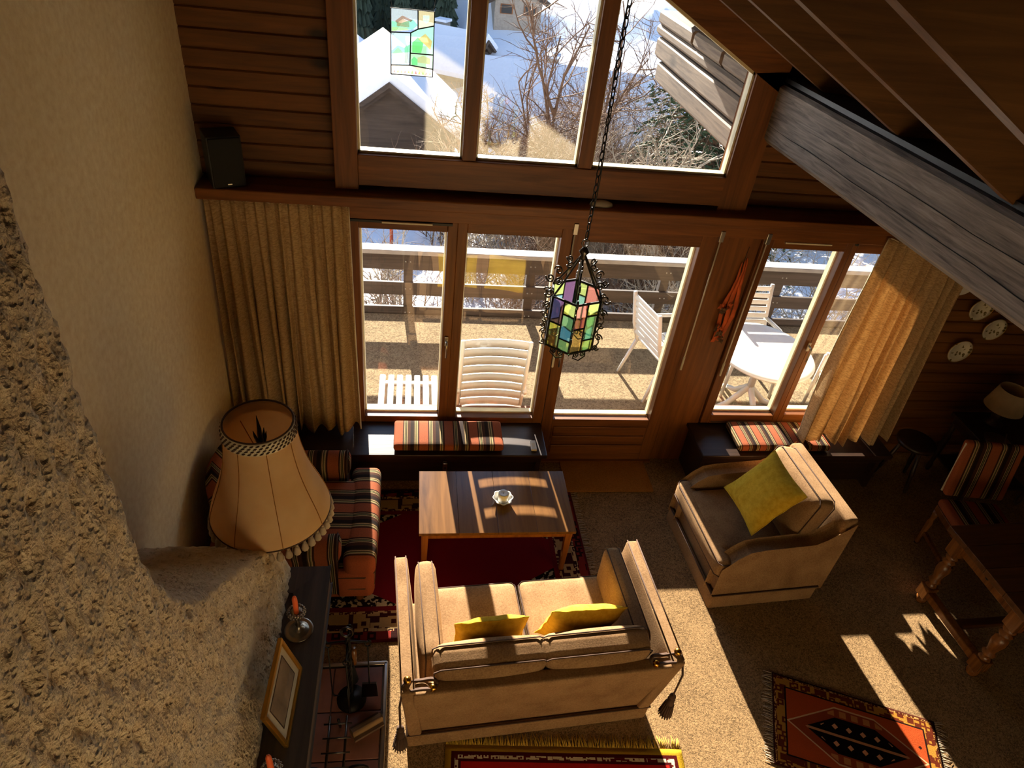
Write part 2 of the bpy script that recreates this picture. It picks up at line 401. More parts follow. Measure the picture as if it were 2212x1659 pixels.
for y in (3.88, 3.10, 2.33, 1.55, .78, 0.0, -.78, -1.55, -2.33):
    r_ = ob('rafter', rf, M['stain'], ceil, .006, (0, y, 0)); ob('edge_strip', rfe, M['stain'], r_)
# grey purlin inside
t = thing('roof_beam', 'massive grey weathered timber beam running from the gable wall under the rafters', 'beam', (2.28, 4.2, 0))
def rough_beam(x0, x1, y0, y1, z0, z1, seed, ny=60):
    P = []
    ring = [(x0, z0 + .03), (x0, (z0 * 2 + z1) / 3), (x0, (z0 + 2 * z1) / 3), (x0, z1 - .02), (x0 + .02, z1), (x1 - .02, z1), (x1, z1 - .02), (x1, z0 + .03), (x1 - .03, z0), (x0 + .03, z0)]
    for i in range(ny + 1):
        y = y0 + (y1 - y0) * i / ny
        P.append([Vector((x + .0035 * noise.noise((x * 3 + seed, y * 1.3, zz * 4)), y, zz + .004 * noise.noise((x * 3, y * 1.1 + seed, zz * 3 + 9)))) for x, zz in ring])
    Q = [[row[j % len(ring)] for row in P] for j in range(len(ring))]
    mb = MB().grid(Q, True, False); k = len(ring)
    mb.f.append(tuple(j * (ny + 1) for j in range(k))); mb.s.append(False)
    mb.f.append(tuple(j * (ny + 1) + ny for j in reversed(range(k)))); mb.s.append(False)
    return mb
t.rotation_euler = (math.radians(-.5), 0, math.radians(3.0))
rough_beam(-.12, .12, -7.3, .1, 2.77, 3.12, 3).build('timber', M['grey'], t)
for zc, ln, off in ((2.88, 5.5, 0), (2.98, 6.5, -.4), (3.05, 4.0, -2.2)):
    pts = [(-.125 + .004 * math.sin(i), -.1 + off - ln * i / 24, zc + .006 * math.sin(i * .4 + off) + .003 * math.sin(i * 2.3 + zc * 40)) for i in range(25)]
    MB().tube(pts, [.0004] + [.0012 + .0012 * abs(math.sin(i * 1.7)) for i in range(23)] + [.0004], 5).build('drying_crack', M['blackm'], t)
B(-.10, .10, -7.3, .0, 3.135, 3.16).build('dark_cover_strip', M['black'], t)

# ------------------------------------------------------------------ windows
def pane(mb, name, par): return mb.build(name, M['glass'], par)
def frame_rect(x0, x1, z0, z1, wl, wr, wb_, wt, y0, y1, par, name='sash', mv=None, mh=None):
    B(x0, x0 + wl, y0, y1, z0, z1).build(name + '_stile', mv or M['frame'], par, .004)
    B(x1 - wr, x1, y0, y1, z0, z1).build(name + '_stile', mv or M['frame'], par, .004)
    B(x0 + wl, x1 - wr, y0, y1, z0, z0 + wb_).build(name + '_rail', mh or M['frameh'], par, .004)
    B(x0 + wl, x1 - wr, y0, y1, z1 - wt, z1).build(name + '_rail', mh or M['frameh'], par, .004)
    # glazing bead
    a, b, c, d = x0 + wl, x1 - wr, z0 + wb_, z1 - wt
    mb = MB().box(a, a + .012, 4.245, 4.29, c, d).box(b - .012, b, 4.245, 4.29, c, d).box(a, b, 4.245, 4.29, c, c + .012).box(a, b, 4.245, 4.29, d - .012, d)
    mb.build('glazing_bead', M['bead'], par)
    pane(B(a, b, 4.232, 4.238, c, d), 'pane', par)
def handle(par, x, z, y=4.165):
    B(x - .013, x + .013, y - .006, y, z - .04, z + .04).build('handle_plate', M['chrome'], par, .003)
    MB().tube([(x, y - .005, z + .01), (x, y - .045, z + .01), (x, y - .05, z - .005), (x, y - .05, z - .11)], [.008, .008, .008, .007], 8).build('window_handle', M['chrome'], par)
def rod(par, x, z0, z1, y=4.155):
    MB().tube([(x, y, z0), (x, y, z1)], .0055, 8).tube([(x, y, z0), (x, y, z0 + .12)], .009, 8).build('lock_rod', M['cream'], par)
    B(x - .016, x + .016, y - .012, y + .012, z1 - .01, z1 + .07).build('lock_case', M['chrome'], par, .003)
# upper gable window
w1 = struct(thing('window_1', '', ''), 'large three-pane gable window with sloping top above the long shelf', 'window')
B(-.48, -.34, 4.16, 4.3, 2.31, 4.55).build('post', M['frame'], w1, .005)
B(-.34, 2.0, 4.16, 4.3, 2.34, 2.53).build('sill_rail', M['frameh'], w1, .005)
for xa, xb in ((.285, .37), (1.01, 1.10)):
    B(xa, xb, 4.165, 4.29, 2.53, roof((xa + xb) / 2, 4.25)).build('mullion', M['frame'], w1, .006)
MB().prism([(2.0, 2.31), (2.0, 3.165), (2.19, 3.165 + .02), (2.19, 2.31)], 4.16, 4.3).build('post', M['frame'], w1, .005)
MB().prism([(-.34, 4.43), (2.19, 3.064), (2.19, 3.30), (-.34, 4.665)], 4.16, 4.295).build('raking_rail', M['frameh'], w1, .005)
def slant(x): return 4.245 - RK * x
for xa, xb in ((-.34, .285), (.37, 1.01), (1.10, 2.0)):
    pane(MB().prism([(xa, 2.53), (xb, 2.53), (xb, slant(xb)), (xa, slant(xa))], 4.232, 4.238), 'pane', w1)
    mb = MB().box(xa, xb, 4.2, 4.26, 2.53, 2.545).box(xa, xa + .012, 4.2, 4.26, 2.53, slant(xa)).box(xb - .012, xb, 4.2, 4.26, 2.53, slant(xb))
    mb.prism([(xa, slant(xa) - .02), (xb, slant(xb) - .02), (xb, slant(xb)), (xa, slant(xa))], 4.2, 4.26)
    mb.build('glazing_bead', M['bead'], w1)
# left pair of casements
w2 = struct(thing('window_2', '', ''), 'two-sash brown wooden window above the dark bench beside the left curtain', 'window')
frame_rect(-.44, .285, .40, 2.125, .09, .065, .075, .075, 4.175, 4.285, w2)
frame_rect(.285, 1.055, .40, 2.125, .065, .075, .07, .075, 4.175, 4.285, w2)
B(-.44, .25, 4.15, 4.17, 2.105, 2.12).build('curtain_rail', M['black'], w2)
B(-.2, .12, 4.135, 4.15, 2.108, 2.118).build('stay_arm', M['cream'], w2)
handle(w2, .25, 1.20)
# balcony door
d1 = struct(thing('door_1', '', ''), 'brown wooden balcony door with one tall glass pane and a panelled bottom', 'door')
frame_rect(1.06, 2.065, .01, 2.125, .085, .105, .45, .095, 4.175, 4.285, d1)
for k, zz in enumerate((.10, .20, .30)):
    B(1.16, 1.95, 4.163, 4.178, zz, zz + .09).build('panel_board', M['frameh'], d1, .006)
handle(d1, 1.10, 1.14); rod(d1, 1.062, 1.0, 2.10)
rod(d1, 2.085, 1.0, 2.10); B(1.06, 2.065, 4.15, 4.40, -.01, .02).build('threshold', M['frameh'], d1, .004)
# right window
w3 = struct(thing('window_3', '', ''), 'two-sash brown wooden window half hidden by the right curtain', 'window')
frame_rect(2.41, 3.085, .44, 2.125, .075, .045, .085, .075, 4.175, 4.285, w3)
frame_rect(3.085, 3.78, .44, 2.125, .045, .085, .10, .08, 4.175, 4.285, w3)
handle(w3, 3.075, 1.24); rod(w3, 2.425, .95, 2.10)
B(2.55, 2.9, 4.135, 4.15, 2.108, 2.118).build('stay_arm', M['cream'], w3)
MB().ball((3.1, 4.16, 2.12), .014).build('catch_knob', M['black'], w3)
B(2.5, 2.95, 4.165, 4.176, .455, .462).build('drip_strip', M['chrome'], w3)

# ------------------------------------------------------------------ bench seats under the windows
def bench(label, x0, x1, yf=3.79):
    t = thing('window_bench', label, 'bench', ((x0 + x1) / 2, 4.0, 0)); h = (x1 - x0) / 2
    B(-h, h, yf - 4.0, .21, .385, .42).build('seat_board', M['darkwood'], t, .006)
    B(-h + .03, h - .03, yf - 4.0 + .05, yf - 4.0 + .075, .30, .385).build('apron', M['darkwood'], t, .004)
    n = max(2, int((x1 - x0) / .6))
    for k in range(n + 1):
        x = -h + .05 + (2 * h - .1) * k / n
        B(x - .02, x + .02, yf - 4.0 + .06, .2, 0, .385).build('support', M['darkwood'], t, .004)
    B(-h + .03, h - .03, yf - 4.0 + .12, yf - 4.0 + .14, .03, .30).build('front_panel', M['darkwood'], t, .004)
    return t
bench('dark wooden bench under the two-sash window beside the balcony door', -1.26, 1.05)
bench('dark wooden bench under the window with the sunlit curtain', 2.31, 3.98)
def pad(name, label, x0, x1, y0, y1, z, mat):
    t = thing(name, label, 'cushion', ((x0 + x1) / 2, (y0 + y1) / 2, z))
    c = MB().rbox((0, 0, .03), (x1 - x0, y1 - y0, .06), .022, (.0, .0, .008), mid=10).build('cover', mat, t)
    h, k = (x1 - x0) / 2, (y1 - y0) / 2
    for zz in (.012, .048):
        MB().tube([(-h + .012, -k + .012, zz), (h - .012, -k + .012, zz), (h - .012, k - .012, zz), (-h + .012, k - .012, zz)], .006, 6, True).build('piping', M['velvetp'], t)
pad('bench_cushion', 'striped wool seat pad on the dark bench below the two-sash window', -.12, .71, 3.82, 4.12, .4295, M['str_pad'])
pad('bench_cushion', 'striped wool seat pad on the bench beneath the sunlit curtain', 2.62, 3.42, 3.83, 4.15, .4295, M['str_pad2'])
t = thing('plastic_box', 'small white plastic box lying on the end of the dark bench', 'box', (.95, 3.89, .421))
MB().rbox((0, 0, .01), (.045, .11, .02), .006).build('body', M['white'], t); B(-.012, .012, -.02, .02, .02, .021).build('window', M['cream'], t)
t = thing('heater_valve', 'small grey thermostat box clipped under the front of the dark bench', 'thermostat', (.27, 3.83, .22))
MB().rbox((0, -.02, .05), (.036, .03, .12), .008).build('body', M['chrome'], t); B(-.008, .008, -.037, -.034, .05, .075).build('display', M['black'], t)
B(-.01, .01, -.01, .03, .02, .09).build('clip', M['black'], t)
tag(MB().rbox((0, 0, .009), (.74, .41, .018), .006, mid=8).build('door_mat', M['mat'], loc=(1.63, 4.005, .001)), 'plain ginger coir mat on the carpet inside the balcony door', 'mat')

# ------------------------------------------------------------------ curtains
def curtain(name, label, top, bot, nf, amp, seed, nz=40, tilt=None):
    """top / bot: (x0, x1, y, z) lines the cloth hangs between"""
    rnd = random.Random(seed); ph = [rnd.uniform(-.5, .5) for _ in range(nf + 2)]
    nu = nf * 12; P = []
    for i in range(nu + 1):
        u = i / nu; row = []
        k = u * nf; a = int(k); fr = k - a
        phs = ph[a] * (1 - fr) + ph[min(a + 1, nf)] * fr
        for j in range(nz + 1):
            s = j / nz
            x0 = top[0] * (1 - s) + bot[0] * s; x1 = top[1] * (1 - s) + bot[1] * s
            uu = u + .35 / nf * math.sin(2 * PI * (u * nf * .5 + phs)) * s
            w_ = math.sin(2 * PI * (u * nf + phs * s)) + .35 * math.sin(2 * PI * u * nf * 2.3 + 1) * (1 - s)
            am = amp * (.35 + .75 * s) * (1 + .5 * phs)
            y = top[2] * (1 - s) + bot[2] * s + am * w_
            if tilt: y += tilt(u, s)
            zb = bot[3] + .03 * math.sin(u * nf * 2.1 + seed) + (bot[4] * u if len(bot) > 4 else 0)
            row.append(Vector((x0 + (x1 - x0) * uu, y, top[3] * (1 - s) + zb * s)))
        P.append(row)
    t = thing(name, label, 'curtain', ((bot[0] + bot[1]) / 2, bot[2], 0))
    for r in P:
        for p in r: p.x -= t.location.x; p.y -= t.location.y
    MB().grid(P).build('cloth', M['curtain'], t, solid=.004)
    MB().tube([P[rr][0] + Vector((0, 0, -.004)) for rr in range(0, nu + 1, 2)], .005, 5).build('heading_tape', M['paper'], t)
    e = P[nu if seed == 1 else 0]
    MB().tube([p for p in e], .005, 5).build('hem', M['paper'], t)
    return t
curtain('curtain', 'oatmeal woven curtain gathered beside the cream plaster wall', (-1.25, -.40, 4.10, 2.232), (-1.24, -.37, 4.04, .462), 13, .042, 1)
curtain('curtain', 'oatmeal woven curtain glowing in the sun over the right window', (3.28, 4.02, 4.10, 2.20), (3.13, 3.90, 3.90, .52), 9, .062, 2)
# ================================================================== FIREPLACE
fp = thing('fireplace', 'rough plastered chimney hood swooping down to a black oak mantel beam', 'fireplace', (-.9, 1.2, 0))
def yend(z):
    K = [(0.93, 2.385), (1.12, 2.375), (1.17, 2.34), (1.30, 2.20), (1.45, 2.02), (1.62, 1.83), (1.80, 1.63), (1.96, 1.48), (2.10, 1.39), (2.26, 1.32), (2.45, 1.285), (2.7, 1.27), (6, 1.27)]
    for (a, b), (c, d) in zip(K, K[1:]):
        if z <= c: return b + (d - b) * (z - a) / (c - a)
    return 1.27
def xfront(z): return -.70 + .10 * max(0, min(1, (1.55 - z) / .6)) ** 1.5
P = []; z = .935; zs = []
while z < 5.1: zs.append(z); z += .017 if z < 3.6 else .05
nyf, nxr = 150, 34
for z in zs:
    ye, xf = yend(z), xfront(z); row = []
    r = .045
    for i in range(nyf): row.append((Vector((xf, -.9 + (ye - r + .9) * i / (nyf - 1), z)), Vector((1, 0, 0))))
    for a in (18, 36, 54, 72):
        an = math.radians(a); row.append((Vector((xf - r + r * math.cos(an), ye - r + r * math.sin(an), z)), Vector((math.cos(an), math.sin(an), 0))))
    for i in range(nxr): row.append((Vector((xf - r + (XL + .005 - xf + r) * i / (nxr - 1), ye, z)), Vector((0, .7, .7))))
    out = []
    for p, nn in row:
        q = Vector((p.x, p.y * 1.15, p.z * .7))
        d = .006 * noise.noise(q * 6) + .007 * noise.noise(q * 20 + Vector((3, 1, 7))) - .030 * max(0, noise.noise(Vector((q.x, q.y * 1.2, q.z * .8)) * 24) - .05) + .008 * noise.noise(q * 44)
        out.append(p + nn * d - fp.location)
    P.append(out)
MB().grid([list(r) for r in zip(*P)]).build('plaster_hood', M['rough'], fp)
L = fp.location
def F(x0, x1, y0, y1, z0, z1): return B(x0 - L.x, x1 - L.x, y0 - L.y, y1 - L.y, z0, z1)
# mantel: mitred black oak
mb = MB().prism([(-.56 - L.x, .3 - L.y), (-.41 - L.x, .3 - L.y), (-.41 - L.x, 2.37 - L.y), (-.56 - L.x, 2.22 - L.y)], .80, .95, 'z'); mb.build('mantel_beam', M['mantel'], fp, .01)
mb = MB().prism([(-.415 - L.x, 2.372 - L.y), (XL + .01 - L.x, 2.372 - L.y), (XL + .01 - L.x, 2.225 - L.y), (-.562 - L.x, 2.225 - L.y)], .802, .947, 'z'); mb.build('mantel_return', M['mantel'], fp, .008)
F(XL + .01, -.555, .3, 2.23, .84, .935).build('mantel_core', M['mantel'], fp)
F(XL + .01, -.55, 1.95, 2.3, 0.024, .80).build('side_wall', M['rough'], fp); F(XL + .01, -.55, .3, .55, .024, .80).build('side_wall', M['rough'], fp)
F(XL + .01, -1.15, .55, 1.95, .024, .84).build('firebox_back', M['blackm'], fp)
for y in (2.12, .45):
    MB().prism([(-.55 - L.x, .80), (-.43 - L.x, .80), (-.43 - L.x, .74), (-.46 - L.x, .66), (-.53 - L.x, .56), (-.55 - L.x, .52)], y - L.y - .05, y - L.y + .05).build('corbel', M['mantel'], fp, .006)
# hearth of terracotta tiles
he = thing('hearth', 'terracotta tiled hearth with a metal edging strip in front of the fireplace', 'hearth', (-.3, 1.3, 0))
B(-.98 + .0, .17, -1.0, 1.05, .0, .008).build('grout_bed', M['grout'], he)
tm = MB().rbox((0, 0, .009), (.282, .268, .018), .004, seg=2, mid=1).mesh('tile')
for i in range(4):
    for j in range(7): ob('tile', tm, M['tile'], he, loc=(.02 - .288 * i, .905 - .274 * j, .004))
MB().rbox((.18, 0.02, .014), (.026, 2.1, .028), .006).build('edging_strip', M['chrome'], he)
MB().rbox((-.12, 1.062, .014), (.62, .026, .028), .006).build('edging_strip', M['chrome'], he)
# fire tools
ft = thing('fire_tool_stand', 'wrought iron companion stand with twisted post and hanging fire tools on the hearth', 'fire tools', (-.31, 2.14, .0235))
MB().lathe([(.085, 0), (.085, .012), (.03, .02), (.015, .03)], 20).build('foot', M['iron'], ft)
tw = MB()
for k in range(3): tw.tube([(.008 * math.cos(i * .55 + k * 2.1), .008 * math.sin(i * .55 + k * 2.1), .02 + .62 * i / 40) for i in range(41)], .007, 6)
tw.build('twisted_post', M['iron'], ft)
MB().tube([(.0 + .03 * math.cos(a), 0, .68 + .04 * math.sin(a)) for a in [2 * PI * i / 14 for i in range(14)]], .007, 6, True).build('ring_handle', M['bright_iron'], ft)
MB().tube([(-.11, 0, .60), (-.12, .01, .575), (-.10, 0, .585), (0, 0, .60), (.10, 0, .585), (.12, .01, .575), (.11, 0, .60)], .006, 6).build('cross_arm', M['iron'], ft)
MB().tube([(0, -.11, .58), (0, -.10, .565), (0, 0, .58), (0, .10, .565), (0, .11, .58)], .006, 6).build('cross_arm', M['iron'], ft)
for nm, (x, y) in (('poker', (-.105, 0)), ('shovel', (.105, 0)), ('brush', (0, .105)), ('tongs', (0, -.105))):
    p = MB().tube([(x, y, .54), (x, y, .08)], .0045, 6).tube([(x + .016 * math.sin(a), y, .565 + .022 * math.cos(a)) for a in [2 * PI * i / 12 for i in range(12)]], .004, 5, True).build(nm, M['iron'], ft)
    if nm == 'shovel': MB().prism([(x - .04, .17), (x + .04, .17), (x + .048, .03), (x - .048, .03)], y - .006, y + .006).build('blade', M['bright_iron'], p)
    elif nm == 'brush': MB().lathe([(.012, .18), (.016, .16), (.034, .03), (.03, .025)], 10, (x, y, 0)).build('bristles', M['blackm'], p)
    elif nm == 'poker': MB().tube([(x, y, .08), (x + .01, y, .05), (x + .035, y, .05)], [.0045, .006, .002], 6).build('hook', M['iron'], p)
    else: MB().tube([(x, y - .02, .35), (x, y - .03, .15), (x, y - .004, .05)], .004, 6).tube([(x, y + .02, .35), (x, y + .03, .15), (x, y + .004, .05)], .004, 6).build('jaws', M['iron'], p)
MB().tube([(.03, 0, .38), (.03, 0, .52)], [.013, .015], 10).build('wooden_grip', M['oak'], ft)
# log grate with rungs and scroll feet
lg = thing('log_grate', 'black iron ladder-shaped log grate with scrolled feet on the hearth tiles', 'grate', (-.36, 1.68, .026))
for x in (-.045, .045): MB().tube([(x, .28, .16), (x, .1, .13), (x, -.45, .10)], .007, 6).build('side_bar', M['bright_iron'], lg)
for k in range(8):
    y = .24 - .075 * k; MB().tube([(-.075, y, .155 - .005 * k), (.075, y, .155 - .005 * k)], .005, 6).build('rung', M['bright_iron'], lg)
for sgn in (-1, 1):
    sp_ = [(sgn * (.06 + .075 + (.075 - .0055 * i) * math.cos(PI - .45 * i) - .0), .02, .085 + (.075 - .0055 * i) * math.sin(PI - .45 * i)) for i in range(12)]
    MB().tube([(sgn * .045, .02, .13)] + sp_, [.009] * 9 + [.008, .007, .006, .005], 6).build('scroll_foot', M['iron'], lg)
MB().tube([(0, .26, .16), (0, .30, .0)], .008, 6).tube([(0, -.4, .10), (0, -.44, 0)], .008, 6).build('leg', M['iron'], lg)
sp = thing('split_log', 'pale split firewood log lying across the hearth behind the log grate', 'firewood', (-.21, 1.96, .055), .5)
MB().prism([(-.03, -.03), (.035, -.025), (.02, .03), (-.01, .035)], -.09, .09, 'x').build('log', M['rafter'], sp, .004)
MB().prism([(-.034, -.033), (.039, -.028)] + [(.045, .0), (-.04, .0)], -.088, .088, 'x').build('bark', M['bark2'], sp)
# candlesticks on the mantel
def candlestick(label, x, y, z=.951):
    t = thing('candlestick', label, 'candlestick', (x, y, z))
    MB().lathe([(.066, 0), (.068, .001), (.0685, .004), (.067, .0065), (.058, .0055), (.05, .005), (.046, .006), (.044, .011), (.030, .013), (.026, .018), (.022, .022), (.012, .03), (.009, .045), (.015, .055), (.009, .065), (.012, .085), (.017, .105), (.011, .122), (.013, .13)], 24).build('base', M['silver'], t)
    mb = MB()
    for ring, (rr, zz, n) in enumerate(((.03, .137, 14), (.040, .148, 18), (.034, .158, 16))):
        for k in range(n): mb.ball((rr * math.cos(2 * PI * k / n), rr * math.sin(2 * PI * k / n), zz), .0062, 6, 4)
    mb.lathe([(.012, .13), (.03, .135), (.032, .142), (.014, .146)], 16)
    mb.build('beaded_drip_pan', M['silver'], t)
    c = MB().lathe([(.0125, .14), (.0125, .245), (.009, .262), (.003, .272)], 8).build('candle', M['wax'], t)
    MB().tube([(0, 0, .27), (.001, 0, .282)], .0012, 5).build('wick', M['blackm'], c)
candlestick('silver candlestick with orange candle near the far end of the mantel', -.515, 2.0)
candlestick('silver candlestick with orange candle standing past the gilt picture frame', -.512, 1.29)
# framed picture leaning on the hood
pf = thing('framed_picture', 'gilt framed print in a cream mount leaning against the rough chimney hood', 'picture', (-.475, 1.62, .9545), math.radians(-2))
Mx = Matrix.Rotation(math.radians(-16), 4, 'Y')
def R(x0, x1, y0, y1, z0, z1): return MB().box(x0, x1, y0, y1, z0, z1, Mx)
W2, H2 = .18, .26
for a in ((-.02, .0, -W2, W2, 0, .02), (-.02, .0, -W2, W2, H2 - .02, H2), (-.02, .0, -W2, -W2 + .02, .02, H2 - .02), (-.02, .0, W2 - .02, W2, .02, H2 - .02)):
    R(*a).build('frame_bar', M['gilt'], pf, .004)
R(-.016, -.010, -W2 + .018, W2 - .018, .018, H2 - .018).build('mount', M['paper'], pf)
R(-.0101, -.0085, -W2 + .06, W2 - .06, .06, H2 - .055).build('print', plain('sepia_print', '#8a7458', .8, 0, .5), pf)
for a in ((-W2 + .055, W2 - .055, .055, .058), (-W2 + .055, W2 - .055, H2 - .053, H2 - .05), (-W2 + .055, -W2 + .058, .055, H2 - .05), (W2 - .058, W2 - .055, .055, H2 - .05)):
    R(-.0101, -.0082, *a).build('ruled_line', M['velvetp'], pf)
R(-.007, -.005, -W2 + .018, W2 - .018, .018, H2 - .018).build('pane', M['glass'], pf)

# ================================================================== FLOOR LAMP
fl = thing('floor_lamp', 'tall floor lamp with flared amber shade and tassel fringe beside the striped armchair', 'lamp', (-.70, 2.53, 0))
MB().lathe([(.14, 0), (.14, .02), (.05, .05), (.02, .08)], 28).build('base', M['oak'], fl)
MB().lathe([(.018, .07), (.022, .2), (.014, .24), (.02, .5), (.024, .8), (.016, .84), (.02, .9), (.014, 1.3), (.014, 1.55)], 16).build('pole', M['oak'], fl)
Z0, Z1 = 1.245, 1.825; R0, R1 = .295, .158
def shade_r(s): return R1 + (R0 - R1) * (1 - s) ** 1.0 - .03 * math.sin(PI * s) + .012 * math.sin(PI * (1 - s) ** 3)
shm = NT('parchment_shade'); nn = shm.noise(shm.coord(), 7, 3); cc = shm.ramp(nn, [(.3, '#ecc890'), (.7, '#f4d6a4')]); shm.col(cc); shm.rough(.8, 0, .1)
tl = shm.n('BsdfTranslucent'); shm.l(cc, tl.inputs[0]); mx = shm.n('MixShader'); mx.inputs[0].default_value = .5
shm.l(shm.p.outputs[0], mx.inputs[1]); shm.l(tl.outputs[0], mx.inputs[2]); shm.l(mx.outputs[0], shm.out.inputs[0])
N = 72; P = [[Vector((shade_r(j / 24) * math.cos(2 * PI * i / N), shade_r(j / 24) * math.sin(2 * PI * i / N), Z0 + (Z1 - Z0) * j / 24)) for j in range(25)] for i in range(N)]
shd = MB().grid(P, True).build('shade', shm.m, fl, solid=.003)
for k in range(8):
    i = k * 9 + 4; MB().tube([p * 1.0 + Vector((p.x, p.y, 0)).normalized() * .003 for p in P[i]], .0022, 4).build('seam', M['mat'], shd)
for zz, rr, nm in ((Z0, R0, 'bottom_trim'), (Z1, R1, 'top_trim')):
    MB().tube([(rr * math.cos(2 * PI * i / 48), rr * math.sin(2 * PI * i / 48), zz) for i in range(48)], .005, 6, True).build(nm, M['velvetp'], shd)
P2 = [[Vector(((shade_r((zz - Z0) / (Z1 - Z0)) + .005) * math.cos(2 * PI * i / N), (shade_r((zz - Z0) / (Z1 - Z0)) + .005) * math.sin(2 * PI * i / N), zz)) for zz in (Z1 - .066, Z1 - .044, Z1 - .022, Z1)] for i in range(N)]
MB().grid(P2, True).build('top_band', M['paper'], shd, solid=.003)
mb2 = MB()
for r_ in range(4):
    for k in range(40):
        zz = Z1 - .011 - .015 * r_; rr = shade_r((zz - Z0) / (Z1 - Z0)) + .0075; a0 = 2 * PI * (k + .5 * (r_ % 2)) / 40
        mb2.tube([(rr * math.cos(a0 + q), rr * math.sin(a0 + q), zz + .004 * (q / .05)) for q in (-.052, 0, .052)], [.002, .0055, .002], 5)
mb2.build('woven_braid', M['velvetp'], shd)['kind'] = 'stuff'
tas = MB().ball((0, 0, -.006), .008, 8, 5).lathe([(.008, -.012), (.013, -.022), (.019, -.055), (.016, -.062)], 8).mesh('tassel')
for k in range(44):
    a = 2 * PI * k / 44; ob('tassel', tas, M['fringe'] if k % 4 == 0 else M['paper'], shd, loc=(R0 * math.cos(a), R0 * math.sin(a), Z0 - .004))
fin = MB().lathe([(.012, 1.50), (.03, 1.53), (.034, 1.56), (.022, 1.585), (.012, 1.60), (.026, 1.62), (.03, 1.645), (.02, 1.67), (.015, 1.69)], 14)
for k in range(6):
    a = 2 * PI * k / 6; fin.tube([(.012 * math.cos(a), .012 * math.sin(a), 1.68), (.024 * math.cos(a), .024 * math.sin(a), 1.73), (.03 * math.cos(a), .03 * math.sin(a), 1.765)], [.008, .007, .001], 5)
fin.build('candle_cup', M['iron'], fl); MB().tube([(0, 0, 1.68), (.0, 0, 1.78), (-.004, 0, 1.86)], [.012, .010, .001], 8).build('flame_bulb', M['iron'], fl)
MB().lathe([(.012, 1.36), (.014, 1.40), (.026, 1.43), (.030, 1.46), (.022, 1.49), (.012, 1.50)], 16).build('bulb', M['waxw'], fl)
mb = MB()
for k in range(3):
    a = 2 * PI * k / 3 + .3; mb.tube([(0, 0, 1.56), (.95 * R1 * math.cos(a), .95 * R1 * math.sin(a), 1.74)], .0025, 5)
mb.build('shade_spider', M['brass'], fl)

# ================================================================== SEATING
def welt(mbp, par, pts, r=.005, closed=True): MB().tube(pts, r, 5, closed).build('piping', M['velvetp'], par)
def cushion(name, par, c, size, mat, r=.05, puff=(0, 0, .02), m=None, axis=2, welts=True):
    o = MB().rbox(c, size, r, puff, m, mid=8).build(name, mat, par)
    if welts:
        a, b = [i for i in range(3) if i != axis]; h = [s / 2 for s in size]; k = r * .55
        for sg in (-1, 1):
            pts = []
            for u, v in ((-1, -1), (1, -1), (1, 1), (-1, 1)):
                for e in (0, 1):
                    q = [0, 0, 0]; q[axis] = sg * (h[axis] - r * .42)
                    # rounded corner, two points each
                    first = (u * v > 0) == (e == 0)
                    q[a] = u * (h[a] - .004 - (0 if first else k)); q[b] = v * (h[b] - .004 - (k if first else 0)); pts.append(Vector(q) + Vector(c))
            # order corners
            pts = [pts[i] for i in (1, 0, 3, 2, 5, 4, 7, 6)] if False else pts
            ce_ = Vector(c); pts.sort(key=lambda p: math.atan2(p[b] - ce_[b], p[a] - ce_[a]))
            if m is not None: pts = [m @ p for p in pts]
            MB().tube(pts, .004, 5, True).build('piping', M['velvetp'], o)
    return o
# --- two-seat sofa with tied corners (local: x along the back, y to the front)
sf = thing('sofa', 'brown velvet two-seat sofa with tasselled cords, back turned to the red fringed rug', 'sofa', (.72, 1.915, 0), math.radians(3.7))
hw = .70
MB().rbox((0, .37, .185), (2 * hw - .06, .70, .25), .03).build('base', M['velvet'], sf)
sk = MB()
for y0, y1, x0, x1 in ((-.01, .0, -hw, hw), (.735, .745, -hw, hw)): sk.rbox(((x0 + x1) / 2, (y0 + y1) / 2, .072), (x1 - x0, .02, .135), .008)
for x in (-hw, hw): sk.rbox((x, .367, .072), (.02, .755, .135), .008)
sk.build('skirt', M['velvet'], sf)
MB().tube([(-hw - .01, -.02, .145), (hw + .01, -.02, .145), (hw + .01, .755, .145), (-hw - .01, .755, .145)], .006, 6, True).build('piping', M['velvetp'], sf)
# outer arm panels, flaring outwards a little
for sg in (-1, 1):
    W = lambda p, sg=sg: p + Vector((sg * .05 * max(0, (p.z + .29) / .58), (-.07 * max(0, (p.z + .29) / .58) if p.y < -.28 else 0), 0))
    arm = MB().rbox((sg * (hw - .035), .36, .435), (.075, .77, .58), .015, mid=8, warp=W).build('arm_panel', M['velvet'], sf)
    for q in (-.03, .03): MB().tube([(sg * (hw - .035 + .05) + q, -.075, .727), (sg * (hw - .035 + .05) + q, .745, .727)], .004, 5).build('piping', M['velvetp'], arm)
    cushion('arm_cushion', sf, (sg * (hw - .125), .40, .555), (.115, .64, .34), M['velvet'], .045, (.012, 0, 0.01), axis=0)
W = lambda p: p + Vector((0, -.10 * max(0, (p.z + .28) / .56), 0))
MB().rbox((0, .035, .425), (2 * hw - .02, .075, .56), .015, mid=8, warp=W).build('back_panel', M['velvet'], sf)
for sg in (-1, 1):
    x = sg * .285
    cushion('seat_cushion', sf, (x, .40, .375), (.555, .64, .15), M['velvet'], .045, (0, 0, .018))
    mm = Matrix.Translation((x, .085, .595)) @ Matrix.Rotation(math.radians(-14 * -1), 4, 'X')
    cushion('back_cushion', sf, (0, 0, 0), (.60, .17, .42), M['velvet'], .06, (0, .03, .0), mm, axis=1)
